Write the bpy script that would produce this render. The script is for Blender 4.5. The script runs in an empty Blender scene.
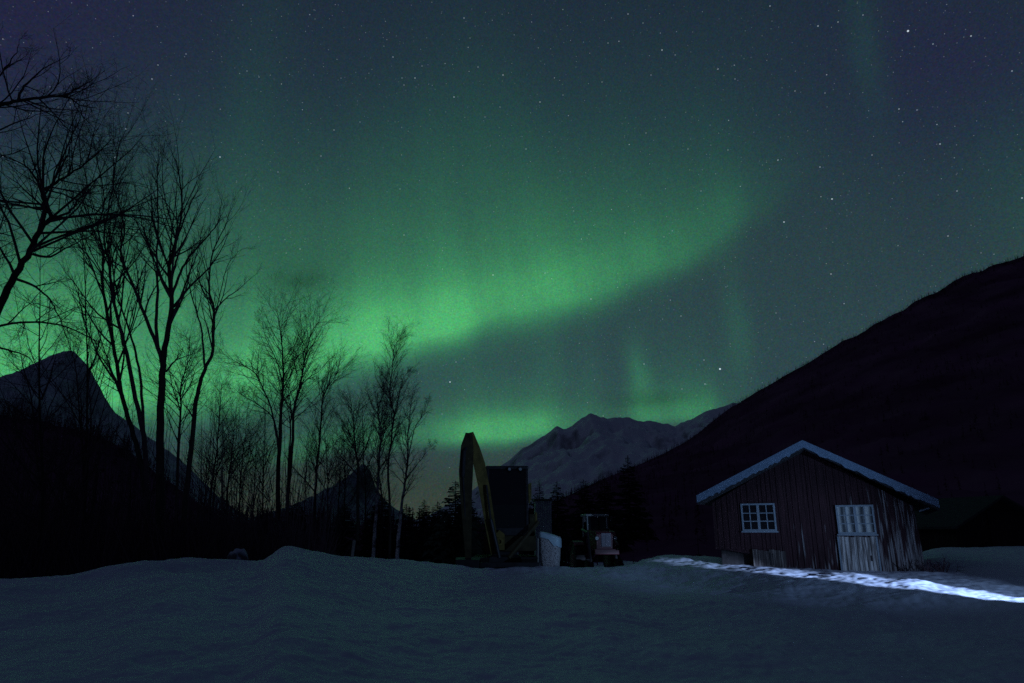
import bpy, bmesh, math, random
import numpy as np
from mathutils import Vector, Matrix

SC = bpy.context.scene
COL = SC.collection
R = math.radians

# ------------------------------------------------------------------ camera
F, PITCH, EYE = 683.0, R(15.5), 1.6
CP, SP = math.cos(PITCH), math.sin(PITCH)
cd = bpy.data.cameras.new('camera'); cam = bpy.data.objects.new('camera', cd); COL.objects.link(cam)
cd.sensor_width = 36; cd.lens = 36 * F / 1024; cd.clip_end = 30000; cd.clip_start = 0.05
cam.location = (0, 0, EYE); cam.rotation_euler = (R(90) + PITCH, 0, 0)
SC.camera = cam

def ray(px, py):
    xc = (px - 512) / F; yc = (341.5 - py) / F
    return Vector((xc, CP - yc * SP, SP + yc * CP))
def at(px, py, Y):
    d = ray(px, py); return Vector((d.x * Y / d.y, Y, EYE + d.z * Y / d.y))
def UV(px, py):
    d = ray(px, py); return d.x / d.y, d.z / d.y

# ------------------------------------------------------------------ colour management
SC.view_settings.view_transform = 'Standard'; SC.view_settings.look = 'None'
SC.view_settings.exposure = 0; SC.view_settings.gamma = 1
SC.render.engine = 'CYCLES'
SC.cycles.use_denoising = False          # the photograph is a grainy high-ISO one
SC.cycles.max_bounces = 6

# ------------------------------------------------------------------ night sky with aurora
W = bpy.data.worlds.new('World'); SC.world = W; W.use_nodes = True
NT = W.node_tree; NT.nodes.clear()
def N(t, **k):
    n = NT.nodes.new(t)
    for a, b in k.items(): setattr(n, a, b)
    return n
def L(a, b): NT.links.new(a, b)
def put(sock, v):
    if hasattr(v, 'is_output'): L(v, sock)
    else: sock.default_value = v
def M(op, a, b=0.0, c=0.0, clamp=False):
    n = N('ShaderNodeMath', operation=op, use_clamp=clamp)
    put(n.inputs[0], a); put(n.inputs[1], b); put(n.inputs[2], c)
    return n.outputs[0]
def MR(v, a, b, c, d, smooth=False):
    n = N('ShaderNodeMapRange', interpolation_type='SMOOTHSTEP' if smooth else 'LINEAR', clamp=True)
    put(n.inputs[0], v)
    for i, q in enumerate((a, b, c, d)): put(n.inputs[1 + i], q)
    return n.outputs[0]
def CURVE(v, lo, hi, olo, ohi, pts):
    n = N('ShaderNodeFloatCurve')
    m = n.mapping; c = m.curves[0]
    P = [((x - lo) / (hi - lo), (y - olo) / (ohi - olo)) for x, y in pts]
    P.sort()
    c.points[0].location = P[0]; c.points[1].location = P[-1]
    for p in P[1:-1]: c.points.new(*p)
    m.update()
    L(MR(v, lo, hi, 0, 1), n.inputs[1])
    return MR(n.outputs[0], 0, 1, olo, ohi)
def MIXC(f, a, b, mode='MIX'):
    n = N('ShaderNodeMix', data_type='RGBA', blend_type=mode)
    put(n.inputs[0], f); put(n.inputs[6], a); put(n.inputs[7], b)
    return n.outputs[2]
def rgb(r, g, b): return (r, g, b, 1)

tc = N('ShaderNodeTexCoord'); DIR = tc.outputs['Generated']
sep = N('ShaderNodeSeparateXYZ'); L(DIR, sep.inputs[0])
DX, DY, DZ = sep.outputs
ysafe = M('MAXIMUM', DY, 0.06)
U0 = M('DIVIDE', DX, ysafe); V0 = M('DIVIDE', DZ, ysafe)
front = MR(DY, 0.05, 0.45, 0, 1, True)
def noise(scale, detail=2.0, vec=DIR):
    n = N('ShaderNodeTexNoise'); L(vec, n.inputs['Vector']); n.inputs['Scale'].default_value = scale
    n.inputs['Detail'].default_value = detail; return n.outputs[0]
n1 = M('SUBTRACT', noise(5.0), 0.5); n2 = M('SUBTRACT', noise(11.0, 3.0), 0.5)
Uw = M('ADD', U0, M('MULTIPLY', n2, 0.03)); Vw = M('ADD', V0, M('ADD', M('MULTIPLY', n1, 0.05), M('MULTIPLY', n2, 0.012)))
K = 713.0
def uvx(px): return UV(px, 330)[0]
def band(edge, inten, prof):
    e = CURVE(Uw, -1.3, 1.3, -0.1, 1.0, [UV(*p) for p in edge])
    i = CURVE(Uw, -1.3, 1.3, 0.0, 1.0, [(UV(p[0], 340)[0], p[1]) for p in inten])
    d = M('SUBTRACT', Vw, e)
    p = CURVE(d, -0.12, 0.62, 0.0, 1.0, [(q[0] / K, q[1]) for q in prof])
    return M('MULTIPLY', i, p)
def blob(px, py, sx, sy, a):
    u, v = UV(px, py)
    x = M('DIVIDE', M('SUBTRACT', Uw, u), sx / K); y = M('DIVIDE', M('SUBTRACT', Vw, v), sy / K)
    return M('MULTIPLY', M('EXPONENT', M('MULTIPLY', M('ADD', M('MULTIPLY', x, x), M('MULTIPLY', y, y)), -0.5)), a)

b1 = band([(-300, 440), (0, 420), (100, 424), (200, 420), (300, 393), (350, 370), (420, 353), (512, 331), (580, 313), (640, 290), (700, 264), (760, 228), (830, 170), (1200, 60)],
          [(-400, .3), (0, .95), (100, 1.0), (200, .92), (300, .88), (400, .88), (480, .84), (560, .68), (640, .41), (700, .30), (750, .21), (790, .07), (840, .015), (1200, .0)],
          [(-80, 0), (-40, .01), (-26, .05), (-12, .17), (0, .40), (14, .76), (30, 1), (50, .92), (80, .62), (110, .41), (150, .25), (200, .135), (270, .055), (350, .012), (440, 0)])
b2 = band([(-300, 470), (300, 462), (380, 455), (430, 447), (470, 441), (530, 438), (570, 430), (640, 425), (700, 422), (760, 410), (1200, 400)],
          [(-400, 0), (200, .05), (300, .25), (350, .42), (400, .38), (450, .52), (515, .80), (545, .62), (580, .25), (610, .2), (640, .46), (690, .50), (715, .25), (770, 0), (1200, 0)],
          [(-80, 0), (-14, .02), (-5, .2), (3, .7), (12, 1), (25, .8), (40, .42), (60, .2), (100, .06), (160, 0), (440, 0)])
rays = M('ADD', M('ADD', blob(641, 372, 9, 24, .22), blob(737, 335, 11, 48, .11)), M('ADD', blob(866, 45, 16, 70, .075), blob(1030, 190, 60, 90, .07)))
wide = M('ADD', blob(330, 230, 330, 110, .10), blob(40, 315, 150, 62, .34))
rays = M('ADD', rays, M('ADD', M('ADD', blob(548, 345, 12, 55, .05), blob(590, 372, 9, 40, .045)), M('ADD', blob(255, 70, 28, 110, .04), blob(470, 110, 50, 110, .04))))
cv = N('ShaderNodeCombineXYZ'); L(M('MULTIPLY', M('ADD', U0, M('MULTIPLY', V0, .12)), 13.0), cv.inputs[0]); L(M('MULTIPLY', V0, .9), cv.inputs[1])
AUR = M('ADD', M('ADD', M('ADD', b1, b2), rays), wide)
stri = M('SUBTRACT', noise(1.0, 3.0, cv.outputs[0]), .5)          # upright rays in the curtain
AUR = M('ADD', AUR, M('MULTIPLY', MR(V0, .15, .6, 1, 0), .03))
AUR = M('MULTIPLY', AUR, M('ADD', M('ADD', 1.0, M('MULTIPLY', n1, 0.7)), M('MULTIPLY', stri, 0.75)))
clouds = M('ADD', blob(302, 283, 26, 11, .32), M('ADD', blob(655, 399, 34, 7, .30), blob(285, 262, 60, 20, .10)))
CLR = M('SUBTRACT', 1.0, clouds)
# base of the sky by elevation
ramp = N('ShaderNodeValToRGB'); L(MR(V0, 0.0, 1.0, 0.0, 1.0), ramp.inputs[0])
el = ramp.color_ramp.elements
stops = [(510, (.037, .045, .039)), (480, (.031, .046, .044)), (440, (.029, .049, .064)), (380, (.027, .054, .069)), (250, (.0235, .0445, .0595)), (120, (.0170, .0340, .0515)), (0, (.0138, .0270, .0435))]
P = [(max(0.0, min(1.0, UV(512, y)[1])), c) for y, c in stops]
el[0].position = P[0][0]; el[0].color = rgb(*P[0][1]); el[1].position = P[-1][0]; el[1].color = rgb(*P[-1][1])
for p, c in P[1:-1]:
    e = el.new(p); e.color = rgb(*c)
base = ramp.outputs[0]
navy = M('ADD', blob(0, 20, 190, 170, .95), blob(960, 70, 110, 100, .75), clamp=True)
base = MIXC(navy, base, rgb(.0165, .0185, .052))
aurc = MIXC(MR(AUR, 0, 1, 0, 1), rgb(.012, .205, .058), rgb(.050, .365, .088))
au = N('ShaderNodeVectorMath', operation='SCALE'); L(aurc, au.inputs[0]); L(AUR, au.inputs['Scale'])
skyc = N('ShaderNodeVectorMath', operation='ADD'); L(base, skyc.inputs[0]); L(au.outputs[0], skyc.inputs[1])
skyc2 = N('ShaderNodeVectorMath', operation='SCALE'); L(skyc.outputs[0], skyc2.inputs[0]); L(CLR, skyc2.inputs['Scale'])
# the rest of the dome (overhead, behind the camera) is plain dark blue night
rest = MIXC(MR(DZ, -0.1, 0.9, 0, 1), rgb(.0052, .0064, .0180), rgb(.0078, .0094, .0250))
full = MIXC(front, rest, skyc2.outputs[0])
# faint stars
def starfield(scale, rad, gain, seed):
    mp = N('ShaderNodeVectorMath', operation='ADD'); L(DIR, mp.inputs[0]); mp.inputs[1].default_value = (seed, seed * .7, -seed)
    v = N('ShaderNodeTexVoronoi'); L(mp.outputs[0], v.inputs['Vector']); v.inputs['Scale'].default_value = scale
    s = N('ShaderNodeSeparateColor'); L(v.outputs['Color'], s.inputs[0])
    g = M('MULTIPLY', M('POWER', s.outputs[0], 4.0), gain)
    return M('MULTIPLY', MR(v.outputs['Distance'], rad, rad * .35, 0, 1, True), g)
SF = M('ADD', starfield(95.0, .085, .33, 3.1), starfield(230.0, .16, .19, 1.7))
# the brighter stars, each at its own direction
STARS = [(186,54,.35),(158,65,.4),(152,79,.5),(128,113,.4),(126,129,.6),(220,157,.8),(278,172,.35),(334,130,.4),(404,85,.35),(402,78,.3),(415,78,.55),(454,97,.6),(503,75,.6),(478,67,.35),(464,18,.45),(470,38,.25),(393,57,.45),(422,66,.3),(321,156,.4),(404,235,.45),(400,189,.3),(300,249,.45),(493,275,.75),(360,122,.3),(259,77,.3),(247,71,.3),(500,107,.3),(485,117,.3),
 (628,14,.45),(643,23,.3),(608,43,.35),(662,50,.7),(540,102,.55),(563,95,.3),(602,82,.35),(651,75,.35),(718,69,.5),(735,79,.35),(818,26,.6),(838,22,.45),(863,15,.4),(770,6,.5),(908,31,1.5),(971,36,.7),(933,44,.45),(1012,71,.5),(795,91,.4),(825,93,.35),(899,109,.55),(917,110,.4),(940,144,.65),(778,160,.55),(820,167,.55),(832,199,1.0),(784,222,.9),(872,155,.4),(957,191,.45),(948,236,.5),(831,274,.6),(720,369,1.7),(705,384,.6),(704,360,.5),(646,133,.35),(625,233,.4),(545,273,.45),(591,299,.6),(526,149,.4),(688,149,.35),(728,150,.35),(701,191,.35),(681,316,.45),(776,313,.35),(644,364,.55),(682,389,.4),(450,382,1.1),(442,414,.4),(456,362,.45),(390,350,.4),(1022,198,.7)]
acc = 0.0
for sx, sy, b in STARS:
    d = ray(sx, sy).normalized()
    n = N('ShaderNodeVectorMath', operation='DISTANCE'); L(DIR, n.inputs[0]); n.inputs[1].default_value = d
    r = .00078 + .00042 * b
    acc = M('ADD', acc, MR(n.outputs['Value'], r, r * .3, 0, b * .62))
SF = M('ADD', SF, acc)
SF = M('MULTIPLY', SF, MR(DZ, 0.0, 0.2, 0, 1))
star = N('ShaderNodeVectorMath', operation='SCALE'); star.inputs[0].default_value = (.78, .9, 1.0); L(SF, star.inputs['Scale'])
# camera grain painted into the sky colour as a fine mottling
dv = N('ShaderNodeTexVoronoi'); L(DIR, dv.inputs['Vector']); dv.inputs['Scale'].default_value = 620
dm = N('ShaderNodeVectorMath', operation='MULTIPLY_ADD'); L(dv.outputs['Color'], dm.inputs[0]); dm.inputs[1].default_value = (.52, .36, .44); dm.inputs[2].default_value = (.74, .82, .78)
dd_ = N('ShaderNodeVectorMath', operation='MULTIPLY'); L(full, dd_.inputs[0]); L(dm.outputs[0], dd_.inputs[1])
tot = N('ShaderNodeVectorMath', operation='ADD'); L(dd_.outputs[0], tot.inputs[0]); L(star.outputs[0], tot.inputs[1])
nish = N('ShaderNodeTexSky', sky_type='NISHITA', sun_disc=False); nish.sun_elevation = R(-9); nish.sun_rotation = R(200)
bg1 = N('ShaderNodeBackground'); L(tot.outputs[0], bg1.inputs[0]); bg1.inputs[1].default_value = 1.0
bg2 = N('ShaderNodeBackground'); L(nish.outputs[0], bg2.inputs[0]); bg2.inputs[1].default_value = 0.05
addn = N('ShaderNodeAddShader'); L(bg1.outputs[0], addn.inputs[0]); L(bg2.outputs[0], addn.inputs[1])
wo = N('ShaderNodeOutputWorld'); L(addn.outputs[0], wo.inputs[0])
W.cycles.sampling_method = 'MANUAL'; W.cycles.sample_map_resolution = 1024

# faint added fill lamp from behind the camera, giving relief to snow and mountains
sd = bpy.data.lights.new('relief_fill', 'SUN'); sd.energy = 0.026; sd.angle = R(10); sd.color = (.55, .70, 1.0)
sun = bpy.data.objects.new('relief_fill', sd); COL.objects.link(sun); sun.rotation_euler = (R(66), 0, R(-52))

# the torch that rakes over the snow from the right, with the beam and its wider spill
def spot(name, loc, target, energy, size, blend, col, rad=.04):
    d = bpy.data.lights.new(name, 'SPOT'); d.energy = energy; d.spot_size = R(size); d.spot_blend = blend
    d.color = col; d.shadow_soft_size = rad
    o = bpy.data.objects.new(name, d); COL.objects.link(o); o.location = loc
    o.rotation_euler = (Vector(target) - Vector(loc)).to_track_quat('-Z', 'Y').to_euler()
    return o
LAMP = (11.4, 7.4, 1.5)
spot('torch_beam', LAMP, (4.85, 23.2, -.50), 17000, 10.2, .6, (.44, .61, 1.0))
spot('torch_halo', LAMP, (8.0, 20.5, .75), 1600, 24, 1.0, (.38, .60, 1.0))
spot('torch_spill', LAMP, (3.2, 20.5, 6.5), 1500, 61, .75, (.32, .58, 1.0))

# ------------------------------------------------------------------ materials
def mat(name, col, rough=.8, var=.25, scale=6.0, bump=0.0, bscale=30.0, metal=0.0, spec=.3, stretch=None):
    m = bpy.data.materials.new(name); m.use_nodes = True
    nt = m.node_tree; b = nt.nodes['Principled BSDF']
    b.inputs['Roughness'].default_value = rough; b.inputs['Metallic'].default_value = metal
    b.inputs['Specular IOR Level'].default_value = spec
    t = nt.nodes.new('ShaderNodeTexCoord'); v = t.outputs['Object']
    if stretch:
        mp = nt.nodes.new('ShaderNodeMapping'); nt.links.new(v, mp.inputs[0]); mp.inputs['Scale'].default_value = stretch; v = mp.outputs[0]
    n = nt.nodes.new('ShaderNodeTexNoise'); nt.links.new(v, n.inputs[0]); n.inputs['Scale'].default_value = scale; n.inputs['Detail'].default_value = 5
    r = nt.nodes.new('ShaderNodeValToRGB'); nt.links.new(n.outputs[0], r.inputs[0])
    r.color_ramp.elements[0].position = .3; r.color_ramp.elements[1].position = .7
    r.color_ramp.elements[0].color = rgb(*[c * (1 - var) for c in col]); r.color_ramp.elements[1].color = rgb(*[min(.95, c * (1 + var)) for c in col])
    nt.links.new(r.outputs[0], b.inputs['Base Color'])
    if bump:
        n2 = nt.nodes.new('ShaderNodeTexNoise'); nt.links.new(v, n2.inputs[0]); n2.inputs['Scale'].default_value = bscale; n2.inputs['Detail'].default_value = 4
        bp = nt.nodes.new('ShaderNodeBump'); bp.inputs['Strength'].default_value = bump; bp.inputs['Distance'].default_value = .03
        nt.links.new(n2.outputs[0], bp.inputs['Height']); nt.links.new(bp.outputs[0], b.inputs['Normal'])
    return m
def wood_mat(name, paint, bare, amount, side=0.0):
    """old boards: paint worn away in long vertical streaks to grey wood"""
    m = bpy.data.materials.new(name); m.use_nodes = True; nt = m.node_tree; b = nt.nodes['Principled BSDF']
    b.inputs['Roughness'].default_value = .8; b.inputs['Specular IOR Level'].default_value = .25
    t = nt.nodes.new('ShaderNodeTexCoord')
    mp = nt.nodes.new('ShaderNodeMapping'); nt.links.new(t.outputs['Object'], mp.inputs[0]); mp.inputs['Scale'].default_value = (1, 1, .07)
    g = nt.nodes.new('ShaderNodeTexNoise'); nt.links.new(mp.outputs[0], g.inputs[0]); g.inputs['Scale'].default_value = 22; g.inputs['Detail'].default_value = 6
    p = nt.nodes.new('ShaderNodeTexNoise'); nt.links.new(mp.outputs[0], p.inputs[0]); p.inputs['Scale'].default_value = 15; p.inputs['Detail'].default_value = 5
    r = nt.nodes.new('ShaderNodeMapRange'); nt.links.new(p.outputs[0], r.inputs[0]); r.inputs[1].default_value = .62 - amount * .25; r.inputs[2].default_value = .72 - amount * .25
    if side:   # extra bare wood lower right: wear plus the torch light painted in
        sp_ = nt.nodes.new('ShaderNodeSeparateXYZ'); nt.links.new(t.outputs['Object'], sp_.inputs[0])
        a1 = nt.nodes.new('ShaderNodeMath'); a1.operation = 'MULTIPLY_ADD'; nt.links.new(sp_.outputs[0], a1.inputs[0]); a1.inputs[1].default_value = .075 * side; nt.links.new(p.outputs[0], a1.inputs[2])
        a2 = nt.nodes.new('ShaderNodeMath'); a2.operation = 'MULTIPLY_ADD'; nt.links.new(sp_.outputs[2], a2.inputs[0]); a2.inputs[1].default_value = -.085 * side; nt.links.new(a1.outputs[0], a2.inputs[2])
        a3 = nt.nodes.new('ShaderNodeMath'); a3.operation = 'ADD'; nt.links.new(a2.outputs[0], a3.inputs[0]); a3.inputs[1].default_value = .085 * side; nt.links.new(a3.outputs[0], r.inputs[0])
    r2 = nt.nodes.new('ShaderNodeValToRGB'); nt.links.new(g.outputs[0], r2.inputs[0])
    r2.color_ramp.elements[0].position = .32; r2.color_ramp.elements[0].color = rgb(*[c * .35 for c in bare]); r2.color_ramp.elements[1].position = .66; r2.color_ramp.elements[1].color = rgb(*bare)
    r3 = nt.nodes.new('ShaderNodeValToRGB'); nt.links.new(g.outputs[0], r3.inputs[0])
    r3.color_ramp.elements[0].position = .3; r3.color_ramp.elements[0].color = rgb(*[c * .5 for c in paint]); r3.color_ramp.elements[1].position = .7; r3.color_ramp.elements[1].color = rgb(*[c * 1.3 for c in paint])
    mx = nt.nodes.new('ShaderNodeMix'); mx.data_type = 'RGBA'; nt.links.new(r.outputs[0], mx.inputs[0]); nt.links.new(r3.outputs[0], mx.inputs[6]); nt.links.new(r2.outputs[0], mx.inputs[7])
    nt.links.new(mx.outputs[2], b.inputs['Base Color'])
    bp = nt.nodes.new('ShaderNodeBump'); bp.inputs['Strength'].default_value = .5; bp.inputs['Distance'].default_value = .02
    nt.links.new(g.outputs[0], bp.inputs['Height']); nt.links.new(bp.outputs[0], b.inputs['Normal'])
    return m
def snow_mat(name, col=(.70, .76, .90), bscale=5.0):
    m = mat(name, col,   .55, .06, .6, .20, bscale, spec=.35); return m
def rock_snow_mat(name, rock, snow, lo, hi, scale):
    m = bpy.data.materials.new(name); m.use_nodes = True; nt = m.node_tree; b = nt.nodes['Principled BSDF']; b.inputs['Roughness'].default_value = .9
    b.inputs['Specular IOR Level'].default_value = .1
    t = nt.nodes.new('ShaderNodeTexCoord')
    mp = nt.nodes.new('ShaderNodeMapping'); nt.links.new(t.outputs['Object'], mp.inputs[0]); mp.inputs['Scale'].default_value = (1, 1, .5)
    n = nt.nodes.new('ShaderNodeTexNoise'); nt.links.new(mp.outputs[0], n.inputs[0]); n.inputs['Scale'].default_value = scale; n.inputs['Detail'].default_value = 9; n.inputs['Roughness'].default_value = .62
    ge = nt.nodes.new('ShaderNodeNewGeometry'); s = nt.nodes.new('ShaderNodeSeparateXYZ'); nt.links.new(ge.outputs['Normal'], s.inputs[0])
    a = nt.nodes.new('ShaderNodeMath'); a.operation = 'MULTIPLY_ADD'; nt.links.new(s.outputs[2], a.inputs[0]); a.inputs[1].default_value = .9; nt.links.new(n.outputs[0], a.inputs[2])
    r = nt.nodes.new('ShaderNodeMapRange'); nt.links.new(a.outputs[0], r.inputs[0]); r.inputs[1].default_value = lo; r.inputs[2].default_value = hi
    mx = nt.nodes.new('ShaderNodeMix'); mx.data_type = 'RGBA'; nt.links.new(r.outputs[0], mx.inputs[0]); mx.inputs[6].default_value = rgb(*rock); mx.inputs[7].default_value = rgb(*snow)
    nt.links.new(mx.outputs[2], b.inputs['Base Color'])
    return m
def glass_mat(name, col=(.010, .011, .013)):
    m = mat(name, col, .08, .1, 2.0, spec=.6); return m

MT = dict(
    snow=snow_mat('snow'), bark=mat('dark_bark', (.045, .038, .034), .9, .4, 9, .6, 20, stretch=(1, 1, .3)),
    twig=mat('twig_bark', (.085, .052, .065), .9, .2, 5), needles=mat('spruce_needles', (.030, .040, .034), .9, .4, 8, spec=.05),
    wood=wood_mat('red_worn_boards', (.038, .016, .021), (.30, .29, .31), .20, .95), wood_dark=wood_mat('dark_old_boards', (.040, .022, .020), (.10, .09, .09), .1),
    wood_hatch=wood_mat('dull_hatch_boards', (.06, .05, .05), (.20, .18, .17), .5),
    wood_worn=wood_mat('bare_grey_boards', (.16, .15, .15), (.62, .62, .62), .7),
    white=mat('white_frame_paint', (.20, .25, .30), .6, .12, 14), glass=glass_mat('window_glass'), curtain=mat('pale_curtain', (.42, .45, .45), .9, .2, 12, stretch=(1, 1, .1)),
    stone=mat('foundation_stone', (.022, .020, .021), .9, .5, 5, .6, 9), roofing=mat('roof_felt', (.04, .04, .045), .9, .3, 4),
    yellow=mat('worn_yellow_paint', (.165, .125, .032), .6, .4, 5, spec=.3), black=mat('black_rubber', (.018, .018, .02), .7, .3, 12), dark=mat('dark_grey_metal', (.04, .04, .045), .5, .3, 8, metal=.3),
    chrome=mat('steel_rod', (.5, .5, .5), .25, .05, 5, metal=1.0), lens=mat('lamp_lens', (.35, .38, .40), .1, .02, 4, spec=.9),
    red=mat('faded_red_paint', (.125, .018, .030), .5, .3, 6, spec=.5), grille=mat('pale_grille', (.27, .25, .30), .5, .15, 20),
    tarp=mat('pale_blue_tarp', (.60, .78, .95), .5, .15, 5, .3, 8), grey=mat('grey_sheet_metal', (.40, .43, .43), .55, .2, 4, metal=.1),
    rime=mat('rimed_blue_grey_board', (.17, .25, .36), .75, .12, 7, .3, 40),
    shade_yellow=mat('shaded_yellow_paint', (.050, .040, .018), .7, .45, 6),  # darker copy of the yellow: shade painted on stick, body and strut
    stake=mat('pale_stake_wood', (.34, .33, .30), .8, .3, 20, stretch=(1, 1, .1)),
)
def bag_mat():
    m = bpy.data.materials.new('speckled_sack_weave'); m.use_nodes = True; nt = m.node_tree; b = nt.nodes['Principled BSDF']; b.inputs['Roughness'].default_value = .85
    t = nt.nodes.new('ShaderNodeTexCoord'); v = nt.nodes.new('ShaderNodeTexVoronoi'); nt.links.new(t.outputs['Object'], v.inputs['Vector']); v.inputs['Scale'].default_value = 33
    r = nt.nodes.new('ShaderNodeValToRGB'); nt.links.new(v.outputs['Distance'], r.inputs[0])
    r.color_ramp.elements[0].position = .25; r.color_ramp.elements[0].color = rgb(.88, .82, .82); r.color_ramp.elements[1].position = .80; r.color_ramp.elements[1].color = rgb(.26, .24, .25)
    nt.links.new(r.outputs[0], b.inputs['Base Color'])
    bp = nt.nodes.new('ShaderNodeBump'); bp.inputs['Strength'].default_value = .6; bp.inputs['Distance'].default_value = .03; bp.invert = True
    nt.links.new(v.outputs['Distance'], bp.inputs['Height']); nt.links.new(bp.outputs[0], b.inputs['Normal'])
    return m
MT['bag'] = bag_mat()
def birch_mat():
    m = bpy.data.materials.new('pale_birch_bark'); m.use_nodes = True; nt = m.node_tree; b = nt.nodes['Principled BSDF']; b.inputs['Roughness'].default_value = .8
    t = nt.nodes.new('ShaderNodeTexCoord'); mp = nt.nodes.new('ShaderNodeMapping'); nt.links.new(t.outputs['Object'], mp.inputs[0]); mp.inputs['Scale'].default_value = (1, 1, 1.2)
    n = nt.nodes.new('ShaderNodeTexNoise'); nt.links.new(mp.outputs[0], n.inputs[0]); n.inputs['Scale'].default_value = 4; n.inputs['Detail'].default_value = 5
    r = nt.nodes.new('ShaderNodeValToRGB'); nt.links.new(n.outputs[0], r.inputs[0])
    r.color_ramp.elements[0].position = .36; r.color_ramp.elements[0].color = rgb(.12, .11, .11); r.color_ramp.elements[1].position = .56; r.color_ramp.elements[1].color = rgb(.78, .77, .75)
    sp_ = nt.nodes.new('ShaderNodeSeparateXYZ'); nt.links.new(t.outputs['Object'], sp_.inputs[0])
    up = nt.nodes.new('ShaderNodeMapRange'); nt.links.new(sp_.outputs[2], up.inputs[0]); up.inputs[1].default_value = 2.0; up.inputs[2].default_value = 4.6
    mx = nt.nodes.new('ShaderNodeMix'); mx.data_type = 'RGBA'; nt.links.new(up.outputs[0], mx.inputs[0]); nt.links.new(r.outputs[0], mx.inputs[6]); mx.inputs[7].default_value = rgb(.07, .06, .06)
    nt.links.new(mx.outputs[2], b.inputs['Base Color']); return m
MT['birch'] = birch_mat()
MT['moor'] = mat('dark_wooded_slope', (.155, .062, .120), .95, .4, .02, spec=0)
MT['forest'] = mat('dark_forest', (.120, .052, .095), .95, .4, .05, spec=0)
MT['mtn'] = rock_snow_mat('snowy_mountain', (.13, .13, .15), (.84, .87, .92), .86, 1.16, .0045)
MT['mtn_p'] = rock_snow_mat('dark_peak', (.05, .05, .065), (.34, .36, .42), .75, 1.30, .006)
MT['mtn_l'] = rock_snow_mat('dim_mountain', (.06, .06, .075), (.56, .59, .66), .72, 1.30, .012)

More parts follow.
